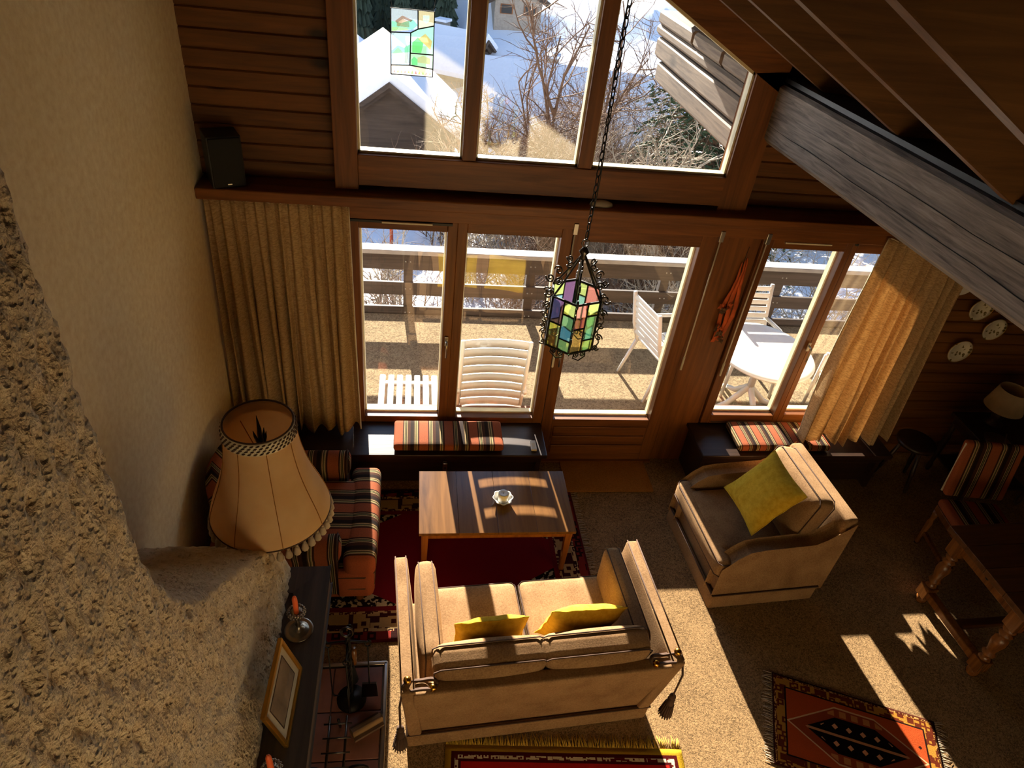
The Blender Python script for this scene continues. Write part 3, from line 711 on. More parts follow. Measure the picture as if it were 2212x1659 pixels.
for sg in (-1, 1):
    x = sg * (hw + .02); y = -.10
    MB().ball((x - sg * .005, y + .06, .755), .021).build('brass_knob', M['brass'], sf); MB().ball((x - sg * .13, y + .03, .715), .020).build('brass_knob', M['brass'], sf)
    c_ = MB()
    loop = []
    for i in range(31):
        a = 2 * PI * i / 30; loop.append((x - sg * .067 + .085 * math.cos(a), y + .045 + .03 * math.sin(a), .722 + .012 * math.sin(3 * a)))
    c_.tube(loop, .007, 6).tube([(q[0], q[1] + .012, q[2] - .012) for q in loop], .007, 6)
    c_.build('cord', M['velvetp'], sf)
    tt = MB().tube([(x + sg * .02, y + .03, .72), (x + sg * .035, y - .0, .62), (x + sg * .03, y - .005, .42)], .006, 6)
    tt.ball((x + sg * .03, y - .005, .41), .020, 10, 6).build('tassel_cord', M['velvetp'], sf)
    ts = MB().lathe([(.012, .40), (.022, .385), (.020, .36), (.026, .33), (.036, .24), (.034, .235)], 12, (x + sg * .03, y - .005, 0))
    for k in range(16): ts.tube([(x + sg * .03 + .024 * math.cos(k * .39), y - .005 + .024 * math.sin(k * .39), .34), (x + sg * .03 + .038 * math.cos(k * .39), y - .005 + .038 * math.sin(k * .39), .225)], .004, 4)
    ts.build('tassel', M['velvetp'], sf)
def pillow(name, label, w, h, t, mtx, mat, n=22):
    P = []; Q = []
    for i in range(n + 1):
        a, b = [], []
        for j in range(n + 1):
            u, v = 2 * i / n - 1, 2 * j / n - 1
            k = (max(0, 1 - abs(u) ** 2.6) * max(0, 1 - abs(v) ** 2.6)) ** .55
            x = u * w / 2 * (1 - .07 * (1 - abs(u)) ** 0 * (1 - v * v) * .9); y = v * h / 2 * (1 - .07 * (1 - u * u) * .9)
            wr = .010 * noise.noise((u * 3 + w, v * 3, 1.3)) * (1 - k * .4)
            a.append(Vector((x, y, t / 2 * k + wr))); b.append(Vector((x, y, -t / 2 * k + wr)))
        P.append(a); Q.append(b)
    o = thing(name, label, 'cushion'); o.matrix_world = mtx
    MB().grid(P).grid([r[::-1] for r in Q]).build('cover', mat, o)
    edge = [P[i][0] for i in range(n)] + [P[n][j] for j in range(n)] + [P[n - i][n] for i in range(n)] + [P[0][n - j] for j in range(n)]
    MB().tube(edge, .004, 5, True).build('seam', mat, o); return o
SW = sf.matrix_world if False else Matrix.Translation(sf.location) @ Matrix.Rotation(math.radians(3.7), 4, 'Z')
pillow('throw_pillow', 'yellow silk cushion on the sofa seat nearest the fireplace', .40, .34, .12, SW @ Matrix.Translation((-.25, .262, .632)) @ Matrix.Rotation(math.radians(104), 4, 'X') @ Matrix.Rotation(math.radians(2), 4, 'Z'), M['yellow'])
pillow('throw_pillow', 'plump yellow silk cushion on the sofa seat nearest the brown armchair', .44, .36, .14, SW @ Matrix.Translation((.27, .27, .642)) @ Matrix.Rotation(math.radians(106), 4, 'X') @ Matrix.Rotation(math.radians(-5), 4, 'Z'), M['yellow'])
# --- brown armchair (local y to the front)
ac = thing('armchair', 'brown velvet armchair with skirt holding a yellow cushion', 'armchair', (2.455, 3.13, 0), math.radians(94))
MB().rbox((0, -.01, .19), (.78, .76, .25), .03).build('base', M['velvet'], ac)
sk = MB()
for y in (-.40, .395): sk.rbox((0, y, .072), (.83, .02, .135), .008)
for x in (-.41, .41): sk.rbox((x, 0, .072), (.02, .80, .135), .008)
sk.build('skirt', M['velvet'], ac)
MB().tube([(-.42, -.41, .143), (.42, -.41, .143), (.42, .405, .143), (-.42, .405, .143)], .006, 6, True).build('piping', M['velvetp'], ac)
for sg in (-1, 1):
    prof = [(-.42, .14), (.385, .14), (.385, .40), (.30, .50), (.24, .545), (.15, .56), (-.22, .575), (-.30, .62), (-.42, .72)]
    arm = MB().prism(prof, -.055, .055, 'x', Matrix.Translation((sg * .355, 0, 0))).build('arm', M['velvet'], ac, .03)
    arm.modifiers[0].segments = 4
MB().rbox((0, -.36, .47), (.78, .10, .66), .03, mid=6, warp=lambda p: p + Vector((0, -.07 * max(0, (p.z + .33) / .66), 0))).build('back_panel', M['velvet'], ac)
cushion('seat_cushion', ac, (0, .07, .385), (.585, .68, .16), M['velvet'], .05, (0, 0, .02))
cushion('seat_cushion_front', ac, (0, .375, .385), (.80, .12, .155), M['velvet'], .05, (0, .01, .0), welts=True)
mm = Matrix.Translation((0, -.22, .66)) @ Matrix.Rotation(math.radians(14), 4, 'X')
cushion('back_cushion', ac, (0, 0, 0), (.60, .17, .44), M['velvet'], .06, (0, .03, 0), mm, axis=1)
AW = Matrix.Translation(ac.location) @ Matrix.Rotation(math.radians(94), 4, 'Z')
pillow('throw_pillow', 'yellow silk cushion set cornerwise in the brown velvet armchair', .45, .45, .15, AW @ Matrix.Translation((-.03, .03, .735)) @ Matrix.Rotation(math.radians(128), 4, 'X') @ Matrix.Rotation(math.radians(0), 4, 'Z'), M['yellow'])
# --- striped armchair (local y to the front = world +x)
sa = thing('armchair', 'striped wool tub armchair behind the floor lamp against the plaster wall', 'armchair', (-.73, 3.2, .009), math.radians(-90))
# local x = -world y ; stripes on seat vary across local x
MB().rbox((0, .02, .22), (.86, 1.0, .26), .05).build('base', M['str_x'], sa)
for sg in (-1, 1):
    prof = []
    for a in range(-30, 211, 20):
        prof.append((sg * .375 + .085 * math.cos(math.radians(a)), .545 + .085 * math.sin(math.radians(a))))
    prof += [(sg * .375 - .055, .14), (sg * .375 + .055, .14)]
    arm = MB().prism(prof, -.42, .30, smooth=True).build('arm', M['str_y'], sa, .012)
    MB().lathe([(.001, -.012), (.05, -.010), (.075, 0)], 20, m=Matrix.Translation((sg * .375, .312, .545)) @ Matrix.Rotation(PI / 2, 4, 'X')).build('arm_facing', M['str_x'], arm)
    MB().tube([(sg * .375 + .082 * math.cos(2 * PI * i / 20), .303, .545 + .082 * math.sin(2 * PI * i / 20)) for i in range(20)], .005, 5, True).build('piping', M['velvetp'], arm)
P = []
for i in range(25):
    u = i / 24; an = PI * (1.0 + u)          # curved back shell
    cx_, cy_ = .42 * math.cos(an), -.16 + .34 * math.sin(an)
    P.append([(cx_, cy_, u)])
def shell(r_in, r_out, z0, z1f):
    prof = []
    rows = []
    for i in range(29):
        u = i / 28; an = PI * (1.0 + u); top = z1f(u)
        sec = []
        for k in range(17):
            b = k / 16
            if b < .45: rr, zz = r_out, z0 + (top - z0) * (b / .45)
            elif b <= .55:
                q = (b - .45) / .10 * PI; rr = (r_in + r_out) / 2 + (r_out - r_in) / 2 * math.cos(q); zz = top + (r_out - r_in) / 2 * math.sin(q)
            else: rr, zz = r_in, top - (top - z0) * ((b - .55) / .45)
            sec.append(Vector((rr * 1.05 * math.cos(an), -.14 + rr * .80 * math.sin(an), zz)))
        rows.append(sec)
    return MB().grid(rows)
shell(.33, .44, .16, lambda u: .60 + .30 * math.sin(PI * u) ** .8).build('back_shell', M['str_x'], sa)
MB().rbox((0, .10, .385), (.60, .86, .17), .06, (0, .01, .025), mid=10).build('seat_cushion', M['str_x'], sa)
MB().rbox((0, .43, .387), (.84, .20, .172), .045, (0, .008, .022), mid=10).build('seat_cushion_front', M['str_x'], sa)
MB().rbox((0, -.33, .62), (.56, .16, .44), .07, (0, .03, 0), mid=8).build('back_cushion', M['str_x'], sa)
for z_ in (.31, .20): MB().tube([(.42, .2, z_), (.43, .46, z_), (.39, .518, z_), (-.39, .518, z_), (-.43, .46, z_), (-.42, .2, z_)], .005, 5).build('piping', M['velvetp'], sa)
for sx in (-.36, .36):
    for sy in (-.38, .42): MB().lathe([(.02, 0), (.032, .03), (.026, .06), (.034, .09), (.034, .10)], 12, (sx, sy, 0.004)).build('bun_foot', M['oak'], sa)

# ================================================================== COFFEE TABLE
ct = thing('coffee_table', 'low wooden coffee table with sun stripes on its top standing on the red patterned rug', 'table', (.60, 3.30, .003))
for k in range(4):
    x0 = -.53 + .265 * k; B(x0 + .0008, x0 + .2642, -.29, .29, .425, .45).build('top_board', M['ctable'], ct, .0015)
for y in (-.25, .25): B(-.47, .47, y - .012, y + .012, .365, .425).build('apron', M['cleg'], ct, .003)
for x in (-.49, .49): B(x - .012, x + .012, -.25, .25, .365, .425).build('apron', M['cleg'], ct, .003)
for sx in (-1, 1):
    for sy in (-1, 1):
        x, y = sx * .49, sy * .25
        vs = [(x + a * h, y + b * h, z_) for z_, h in ((.425, .024), (.008, .016)) for a, b in ((-1, -1), (1, -1), (1, 1), (-1, 1))]
        MB().add(vs, [(0, 1, 2, 3), (7, 6, 5, 4)] + [(i, 4 + i, 4 + (i + 1) % 4, (i + 1) % 4) for i in range(4)]).build('leg', M['cleg'], ct, .003)
bo = thing('candle_bowl', 'scalloped glass-edged porcelain bowl with a white candle on the coffee table', 'bowl', (.65, 3.29, .454))
P = []
for i in range(48):
    a = 2 * PI * i / 48; sc_ = 1 + .06 * math.cos(8 * a); row = []
    for r_, z_ in ((.001, .012), (.03, .011), (.05, .022), (.066, .04), (.070, .042), (.066, .036), (.05, .014), (.03, .002), (.001, .001)):
        k_ = sc_ if r_ > .045 else 1; row.append(Vector((r_ * k_ * math.cos(a), r_ * k_ * math.sin(a), z_)))
    P.append(row)
MB().grid(P, True).build('bowl', M['porcelain'], bo)
c = MB().lathe([(.036, .012), (.037, .08), (.034, .086), (.020, .082), (.001, .079)], 24).build('candle', M['waxw'], bo)
MB().tube([(0, 0, .078), (.002, 0, .092)], .0014, 5).build('wick', M['blackm'], c)
# ================================================================== RUGS
def fringe(par, x0, x1, y, d, ln, mat, seed, n=None, axis='x', r=.0022):
    rnd = random.Random(seed); mb = MB(); n = n or int(abs(x1 - x0) / .011)
    for k in range(n):
        u = x0 + (x1 - x0) * (k + .5) / n; a = rnd.uniform(-.35, .35); l_ = ln * rnd.uniform(.75, 1.15); zt = rnd.uniform(.003, .012)
        q = [(u, y, .006), (u + a * l_ * .5, y + d * l_ * .55, zt), (u + a * l_, y + d * l_, .003)]
        if axis == 'y': q = [(b, a_, c) for a_, b, c in q]
        mb.tube(q, [r, r, r * .6], 4)
    o = mb.build('fringe', mat, par); o['kind'] = 'stuff'; return o
def rugbody(name, par, hw, hh, mat, th=.008):
    P = [[Vector((-hw + 2 * hw * i / 40, -hh + 2 * hh * j / 40, th / 2 + .0015 * noise.noise((i * .3, j * .3, hw)))) for j in range(41)] for i in range(41)]
    return MB().grid(P).build(name, mat, par, solid=th)
rg = thing('rug', 'large red oriental rug with dark floral borders under the coffee table', 'rug', (.24, 3.18, .001), math.radians(.5))
HW, HH = 1.06, .66
def med1(t, ax, ay, sp, c):
    k = t.math('GREATER_THAN', t.math('ADD', t.math('DIVIDE', ax, HW - .30), t.math('DIVIDE', ay, HH - .26)), 1.38)
    n = t.math('GREATER_THAN', t.noise(t.coord(), 34, 2), .52)
    return t.mix(k, c, t.mix(n, '#1e1712', '#b8a884'))
rugbody('pile', rg, HW, HH, rugmat('red_oriental_pile', HW, HH, [(.015, '#5a1418', None, 0), (.075, '#7c2a22', '#2a1412', 17), (.10, '#c0a070', '#30181a', 30), (.205, '#3a1416', '#a88a5c', 12), (.225, '#b89868', '#4a1c1c', 40), (.26, '#6e1a20', None, 0)], '#7a1622', [(3.2, .10, '#5c101c')], med1))
fringe(rg, -HH, HH, HW, 1, .055, M['fringe'], 4, axis='y'); fringe(rg, -HH, HH, -HW, -1, .055, M['fringe'], 5, axis='y')
rr = thing('rug', 'red kilim rug with shaggy yellow fringe behind the sofa', 'rug', (.87, 1.255, .001), math.radians(-4.5))
def med2(t, ax, ay, sp, c):
    fx = t.math('ABSOLUTE', t.math('SUBTRACT', t.math('FRACT', t.math('ADD', t.math('MULTIPLY', sp.outputs[0], 3.4), .5)), .5))
    fy = t.math('ABSOLUTE', t.math('SUBTRACT', t.math('FRACT', t.math('ADD', t.math('MULTIPLY', sp.outputs[1], 3.4), .42)), .5))
    s_ = t.math('ADD', fx, fy); ring = t.math('LESS_THAN', t.math('ABSOLUTE', t.math('SUBTRACT', s_, .17)), .03); inn = t.math('LESS_THAN', s_, .09)
    return t.mix(inn, t.mix(ring, c, '#3a1812'), '#9a6a2c')
rugbody('pile', rr, .685, .55, rugmat('red_kilim_pile', .685, .55, [(.035, '#b08a22', None, 0), (.055, '#4a1010', None, 0), (.075, '#5c1414', '#d8c8a8', 34), (.09, '#4a1010', None, 0)], '#c4241c', [], med2))
fringe(rr, -.685, .685, .55, 1, .07, M['fringey'], 6, n=170, r=.003); fringe(rr, -.685, .685, -.55, -1, .07, M['fringey'], 7, n=120, r=.003)
ro = thing('rug', 'small orange tribal rug with black medallions and pale fringe near the dining table', 'rug', (2.705, 1.73, .001), math.radians(-22))
OW, OH = .50, .30
def med3(t, ax, ay, sp, c):
    hexa = t.math('ADD', t.math('MULTIPLY', t.math('MAXIMUM', t.math('SUBTRACT', ax, .12), 0.0), .62), ay)
    outl = t.math('LESS_THAN', hexa, .185); c = t.mix(outl, c, '#c8a070')
    c = t.mix(t.math('LESS_THAN', hexa, .175), c, '#8a3a1c')
    sx_ = t.math('ABSOLUTE', t.math('SUBTRACT', t.math('FRACT', t.math('MULTIPLY', sp.outputs[0], 14)), .5))
    key = t.math('MULTIPLY', t.math('LESS_THAN', hexa, .165), t.math('MULTIPLY', t.math('GREATER_THAN', sx_, .22), t.math('GREATER_THAN', ay, .125)))
    c = t.mix(key, c, '#b0703c')
    blk = t.math('LESS_THAN', hexa, .115); c = t.mix(blk, c, '#0e0a0a')
    c = t.mix(t.math('MULTIPLY', blk, t.math('LESS_THAN', ay, .008)), c, '#b07850')
    dy = t.math('ABSOLUTE', t.math('SUBTRACT', ay, .055)); dx = t.math('MULTIPLY', t.math('ABSOLUTE', t.math('SUBTRACT', t.math('FRACT', t.math('MULTIPLY', sp.outputs[0], 12)), .5)), 1 / 12)
    dot = t.math('MULTIPLY', t.math('LESS_THAN', t.math('ADD', dx, dy), .019), t.math('LESS_THAN', hexa, .10))
    return t.mix(dot, c, '#c88c64')
rugbody('pile', ro, OW, OH, rugmat('orange_tribal_pile', OW, OH, [(.010, '#3a1a10', None, 0), (.022, '#c08a4c', '#4a2010', 60), (.075, '#a8762c', '#5c2412', 24), (.085, '#1e100c', None, 0)], '#a8451e', [(9, .12, '#2a120c')], med3))
fringe(ro, -OH, OH, OW, 1, .06, M['fringe'], 8, axis='y'); fringe(ro, -OH, OH, -OW, -1, .06, M['fringe'], 9, axis='y')

# ================================================================== DINING CORNER
dt = thing('dining_table', 'heavy oak dining table with turned legs and low stretchers', 'table', (4.45, 2.44, 0), math.radians(2))
for k in range(4): B(-.80, .80, -.36 + .18 * k + .001, -.18 + .18 * k - .001, .70, .745).build('top_plank', M['oakx'], dt, .004)
leg = MB()
pr = [(.028, .0), (.038, .012), (.042, .04), (.034, .065), (.030, .07)]
leg.lathe(pr, 16); leg.box(-.042, .042, -.042, .042, .07, .175)
leg.lathe([(.03, .175), (.042, .19), (.03, .205), (.026, .22), (.042, .235), (.045, .25), (.03, .268), (.034, .29), (.046, .34), (.05, .37), (.044, .41), (.03, .43), (.042, .445), (.045, .46), (.028, .475), (.04, .49), (.044, .505), (.03, .52), (.03, .53)], 18)
leg.box(-.045, .045, -.045, .045, .53, .70); lm = leg.mesh('leg')
for sx in (-.70, .70):
    for sy in (-.285, .285): ob('leg', lm, M['oak'], dt, loc=(sx, sy, 0))
for sy in (-.285, .285):
    B(-.66, .66, sy - .018, sy + .018, .57, .70).build('apron', M['oakx'], dt, .004)
for sx in (-.70, .70):
    B(sx - .018, sx + .018, -.245, .245, .58, .70).build('drawer_apron', M['oak'], dt, .004)
    B(sx - .03, sx + .03, -.245, .245, .09, .145).build('stretcher', M['oak'], dt, .006)
MB().ball((-.725, .0, .64), .013, 10, 6).build('drawer_knob', M['iron'], dt)
B(-.67, .67, -.03, .03, .095, .14).build('stretcher', M['oakx'], dt, .006)
dc = thing('dining_chair', 'dining chair with striped padded back and turned legs pulled up to the oak table', 'chair', (4.22, 3.02, 0), math.radians(172))
MB().rbox((0, 0, .455), (.46, .44, .07), .03).build('seat', M['str_x'], dc)
B(-.22, .22, -.21, .21, .36, .42).build('seat_frame', M['oak'], dc, .006)
MB().rbox((0, -.215, .76), (.46, .055, .46), .025, (0, .01, 0), warp=lambda p: p + Vector((0, -.10 * (p.z + .23) / .46, 0))).build('backrest', M['str_x'], dc)
MB().tube([(-.225, -.245, .54), (-.225, -.30, .97), (.225, -.30, .97), (.225, -.245, .54)], .008, 6).build('back_piping', M['paper'], dc)
for sx in (-.2, .2):
    for sy in (-.19, .19): MB().lathe([(.015, 0), (.022, .03), (.016, .06), (.022, .15), (.026, .25), (.016, .28), (.024, .32), (.024, .37)], 12, (sx, sy, 0)).build('leg', M['oak'], dc)
    B(sx - .012, sx + .012, -.18, .18, .12, .15).build('stretcher', M['oak'], dc)
# side cabinet with a lamp in the dark corner
sc_ = thing('side_table', 'dark side table with lower shelf in the dim corner beyond the curtain', 'table', (4.98, 3.86, 0))
B(-.34, .34, -.27, .27, .60, .635).build('top', M['darkwood'], sc_, .004); B(-.31, .31, -.24, .24, .52, .60).build('frieze', M['darkwood'], sc_, .003)
for sx in (-.29, .29):
    for sy in (-.22, .22): MB().lathe([(.018, 0), (.026, .05), (.018, .10), (.026, .25), (.028, .4), (.018, .46), (.026, .54)], 10, (sx, sy, 0)).build('leg', M['darkwood'], sc_)
B(-.29, .29, -.22, .22, .16, .18).build('shelf', M['darkwood'], sc_, .003)
for k, (lab, cc_) in enumerate((('cream covered book lying on the side table shelf', '#b8a888'), ('grey covered book on top of the cream one', '#8a8478'))):
    b = thing('book', lab, 'book', (4.86, 3.74, .181 + k * .032), .1 * k)
    B(-.12, .12, -.08, .08, 0, .004).box(-.12, .12, -.08, .08, .026, .030).box(-.12, -.116, -.08, .08, 0, .03).build('cover', plain('book_cloth', cc_, .7), b)
    B(-.116, .115, -.076, .076, .004, .026).build('pages', M['paper'], b)
tl_ = thing('table_lamp', 'small table lamp with a pale drum shade in the dim corner', 'lamp', (4.92, 3.98, .636))
MB().lathe([(.07, 0), (.075, .015), (.03, .03), (.045, .07), (.05, .10), (.02, .15), (.012, .17), (.012, .25)], 18).build('base', M['darkwood'], tl_)
MB().lathe([(.15, .17), (.11, .36)], 28, caps=False).build('shade', plain('linen_lamp_shade', '#c4ac84', .9), tl_, solid=.003)
st = thing('stool', 'dark three-legged wooden stool in the shade beyond the right curtain', 'stool', (4.28, 3.95, 0))
MB().lathe([(.15, .42), (.16, .43), (.16, .455), (.145, .46)], 24).build('seat', M['darkwood'], st)
for k in range(3):
    a = 2 * PI * k / 3 + .5; MB().tube([(.09 * math.cos(a), .09 * math.sin(a), .43), (.13 * math.cos(a), .13 * math.sin(a), .2), (.17 * math.cos(a), .17 * math.sin(a), 0.0)], [.015, .019, .013], 8).build('leg', M['darkwood'], st)
tr = thing('metal_tray', 'small shiny metal tray on the dark side table', 'tray', (4.78, 3.74, .636))
MB().lathe([(.001, .002), (.085, .002), (.10, .016), (.105, .016), (.09, .0), (.001, .0)], 24).build('dish', M['silver'], tr)
MB().tube([(.0, -.09, .02), (.05, -.02, .022), (.12, .06, .03)], [.003, .003, .006], 6).build('spoon', M['chrome'], tr)
# wall plates
deco = NT('painted_porcelain'); v = deco.coord(); k = deco.math('LESS_THAN', deco.voro(v, 26), .30); k2 = deco.math('GREATER_THAN', deco.noise(v, 16, 2), .5)
deco.col(deco.mix(deco.math('MULTIPLY', k, k2), '#cfc6ae', '#6e6038')); deco.rough(.2)
for lab, x, z_, r_ in (('floral porcelain plate hung below the others on the dark timber wall', 4.46, 1.20, .105), ('floral porcelain plate hung furthest from the curtain on the dark timber wall', 4.65, 1.42, .10),
                       ('floral porcelain plate hung between the white dish and the two lower plates', 4.43, 1.60, .10)):
    p = thing('wall_plate', lab, 'plate', (x, 4.235, z_))
    mm = Matrix.Rotation(PI / 2, 4, 'X')
    MB().lathe([(.001, .006), (r_ * .62, .006), (r_ * .7, .012), (r_, .022), (r_, .018), (r_ * .7, .006), (r_ * .6, 0), (.001, 0)], 36, m=mm).build('dish', deco.m, p)
    MB().tube([(r_ * .99 * math.cos(2 * PI * i / 36), -.021, r_ * .99 * math.sin(2 * PI * i / 36)) for i in range(36)], .0025, 5, True).build('gilt_rim', M['gilt'], p)
wd = thing('wall_plate', 'plain white dish hung highest on the wall beside the curtain top', 'plate', (4.10, 4.21, 1.86))
MB().lathe([(.001, .01), (.06, .01), (.075, .02), (.105, .05), (.11, .05), (.08, .006), (.06, 0), (.001, 0)], 36, m=Matrix.Rotation(PI / 2, 4, 'X')).build('dish', M['porcelain'], wd)
MB().tube([(.108 * math.cos(2 * PI * i / 36), -.05, .108 * math.sin(2 * PI * i / 36)) for i in range(36)], .003, 5, True).build('rim', M['porcelain'], wd)

# ================================================================== LOUDSPEAKER, STAINED GLASS, GARLAND
ls = thing('loudspeaker', 'black bookshelf loudspeaker on the long shelf in the wall corner', 'loudspeaker', (-1.115, 4.17, 2.306), math.radians(24))
MB().rbox((0, 0, .15), (.19, .17, .30), .006).build('cabinet', M['black'], ls)
MB().rbox((0, -.09, .15), (.175, .014, .285), .005).build('grille', M['blackm'], ls); B(-.012, .012, -.0985, -.0965, .022, .027).build('badge', M['chrome'], ls)
sg_ = thing('stained_glass', 'leaded stained glass picture of chalets hanging in the gable window', 'stained glass', (-.025, 4.205, 2.99))
def gl(name, c, poly, y=0.0, d=.5): return MB().prism(poly, y - .002, y + .002).build(name, glassy('sun_catcher_' + name, lin(c)[:3], diff=.06), sg_)
gl('sky_pane', '#cfe4f4', [(-.115, .215), (.03, .24), (.03, .33), (-.115, .33)]); gl('crest_pane', '#e6e0b8', [(.03, .24), (.115, .262), (.115, .33), (.03, .33)])
gl('meadow_pane', '#a8e0c0', [(-.01, .115), (.115, .115), (.115, .26), (.03, .24), (-.01, .218)]); gl('cloud_pane', '#c4e2f0', [(-.115, .05), (-.01, .05), (-.01, .218), (-.115, .214)])
gl('garden_pane', '#b8e8c8', [(-.01, .05), (.115, .04), (.115, .115), (-.01, .115)]); gl('flower_pane', '#f4ecd8', [(-.115, 0), (.115, 0), (.115, .04), (-.01, .05), (-.115, .05)])
def deco_(name, c, poly): return MB().prism(poly, -.0042, -.0022).build(name, glassy('sun_catcher_' + name, tuple(.12 + .88 * q for q in lin(c)[:3]), diff=.1), sg_)
deco_('hillside', '#6cc090', [(-.113, .22), (.0, .235), (.028, .26), (.0, .285), (-.06, .262), (-.113, .27)]); deco_('chalet_roof', '#8a5a34', [(-.095, .27), (-.055, .30), (.0, .282), (-.01, .272), (-.05, .285), (-.085, .262)])
deco_('chalet_front', '#c09468', [(-.085, .245), (-.018, .245), (-.018, .272), (-.05, .284), (-.085, .264)]); deco_('path', '#e8d8a0', [(-.113, .218), (-.02, .23), (-.03, .242), (-.113, .24)])
deco_('shield', '#9cc8f0', [(.055, .31), (.09, .312), (.09, .285), (.073, .27), (.055, .285)]); deco_('shield_band', '#f4f4f0', [(.056, .288), (.089, .288), (.089, .295), (.056, .295)])
deco_('tree', '#58b060', [(.0, .12), (.05, .12), (.06, .17), (.03, .2), (.0, .17)]); deco_('orange_roof', '#e0904c', [(.03, .19), (.07, .22), (.108, .185), (.10, .14), (.07, .165)])
deco_('church_wall', '#c8b48c', [(-.108, .06), (-.045, .06), (-.045, .11), (-.078, .14), (-.108, .11)]); deco_('church_tower', '#8a7c6c', [(-.042, .06), (-.025, .06), (-.025, .14), (-.034, .155), (-.042, .14)])
deco_('hill_green', '#6cc888', [(-.113, .12), (-.08, .15), (-.045, .14), (-.012, .16), (-.012, .12), (-.113, .105)]); deco_('lodge', '#b89878', [(.03, .07), (.10, .065), (.10, .095), (.06, .108), (.03, .095)])
deco_('shrub', '#4cb070', [(.0, .055), (.03, .055), (.03, .085), (.01, .1), (-.004, .08)])
for k in range(11): deco_('petal', ('#d05868', '#e0b040', '#7cb060')[k % 3], [(-.105 + .02 * k, .008), (-.092 + .02 * k, .008), (-.098 + .02 * k, .026)])
ld = MB()
for pts in ([(-.117, -.002), (.117, -.002), (.117, .332), (-.117, .332), (-.117, -.002)], [(-.115, .214), (-.01, .218), (.03, .24), (.115, .262)], [(.03, .24), (.028, .33)], [(-.01, .218), (-.012, .05)], [(-.01, .115), (.115, .115)], [(-.115, .045), (-.01, .052), (.115, .04)]):
    ld.tube([(a, -.001, b) for a, b in pts], .0035, 5)
ld.build('lead_came', M['blackm'], sg_)
MB().tube([(-.11, 0, .33), (-.16, .0, .62)], .0012, 4).tube([(.11, 0, .33), (.16, 0, .62)], .0012, 4).build('hanging_wire', M['chrome'], sg_)
ga = thing('garland', 'orange ribbon garland with dried leaves hanging on the post beside the door', 'decoration', (2.29, 4.19, 1.25))
orm = plain('orange_ribbon', '#c85a24', .7, 0, .3)
for k, (xa, xb) in enumerate(((-.05, -.02), (-.015, .02), (.02, .05))):
    pts = []
    P = [[Vector((x + (.03 - .06 * s) * (1 if k else .6) * (1 - s) * 1.2 + .012 * math.sin(9 * s + k), -.012 - .02 * math.sin(PI * s) - .006 * k + .004 * math.sin(40 * (x + s)), .68 * (1 - s) + .02 * k)) for s in [j / 16 for j in range(17)]] for x in (xa, (xa + xb) / 2, xb)]
    P = [[Vector((p.x * (.25 + .75 * min(1, (j / 16) * 2.2)) + .02, p.y, p.z)) for j, p in enumerate(r)] for r in P]
    MB().grid(P).build('ribbon', orm, ga, solid=.004)
rnd = random.Random(3)
for k in range(9):
    mb = MB(); c0 = Vector((rnd.uniform(-.07, .04), -.045, rnd.choice((.05, .1, .15, .30, .34, .38))))
    for j in range(7):
        a = rnd.uniform(0, 6.28); d = Vector((math.cos(a), rnd.uniform(-.5, .1), math.sin(a))) * rnd.uniform(.02, .04); n_ = d.cross(Vector((0, 1, 0))).normalized() * .012
        mb.add([c0, c0 + d * .5 + n_, c0 + d, c0 + d * .5 - n_, c0 + d * .5 + Vector((0, -.008, 0))], [(0, 1, 4), (1, 2, 4), (2, 3, 4), (3, 0, 4)])
    mb.build('dried_leaf', M['bark2'] if k % 3 else orm, ga, solid=.002)
MB().tube([(.03, -.005, .66), (.035, -.005, .80)], .002, 5).build('hanging_cord', M['black'], ga)
tag(MB().lathe([(.001, 0), (.05, 0), (.045, .015), (.02, .03), (.001, .032)], 12, sx=1.6).build('shell_ornament', M['paper'], loc=(1.20, 4.15, 2.306)), 'pale shell ornament lying on the long shelf above the door', 'ornament')

# ================================================================== HANGING LANTERN
ln = thing('hanging_lantern', 'wrought iron lantern with coloured glass panes hanging from a long chain', 'lantern', (.745, 2.70, 2.215))
HR, HZ = .125, .26
ROT = math.radians(20)
def hx(k, r=HR): a = ROT + PI / 3 * k; return Vector((r * math.cos(a), r * math.sin(a), 0))
ir = MB()
for k in range(6):
    a, b = hx(k), hx(k + 1)
    ir.tube([a, a + Vector((0, 0, HZ))], .0065, 4)
    for z_ in (0, HZ): ir.tube([a + Vector((0, 0, z_)), b + Vector((0, 0, z_))], .006, 4)
    m_ = (a + b) / 2; ir.tube([m_, m_ + Vector((0, 0, HZ))], .0045, 4)
    for z_ in (.50,): ir.tube([a + Vector((0, 0, HZ * z_)), m_ + Vector((0, 0, HZ * z_))], .0045, 4)
    for z_ in (.24, .74): ir.tube([m_ + Vector((0, 0, HZ * z_)), b + Vector((0, 0, HZ * z_))], .0045, 4)
ir.build('lantern_frame', M['blackm'], ln)
CG = {c: glassy('lantern_glass_' + n_, tuple(.75 * q for q in lin(c)[:3]), diff=.12) for n_, c in (('purple', '#7c5c84'), ('lime', '#c6dc84'), ('blue', '#8cc4d6'), ('yellow', '#e2cc84'), ('rose', '#d88e80'), ('teal', '#90ceba'))}
GK = list(CG)
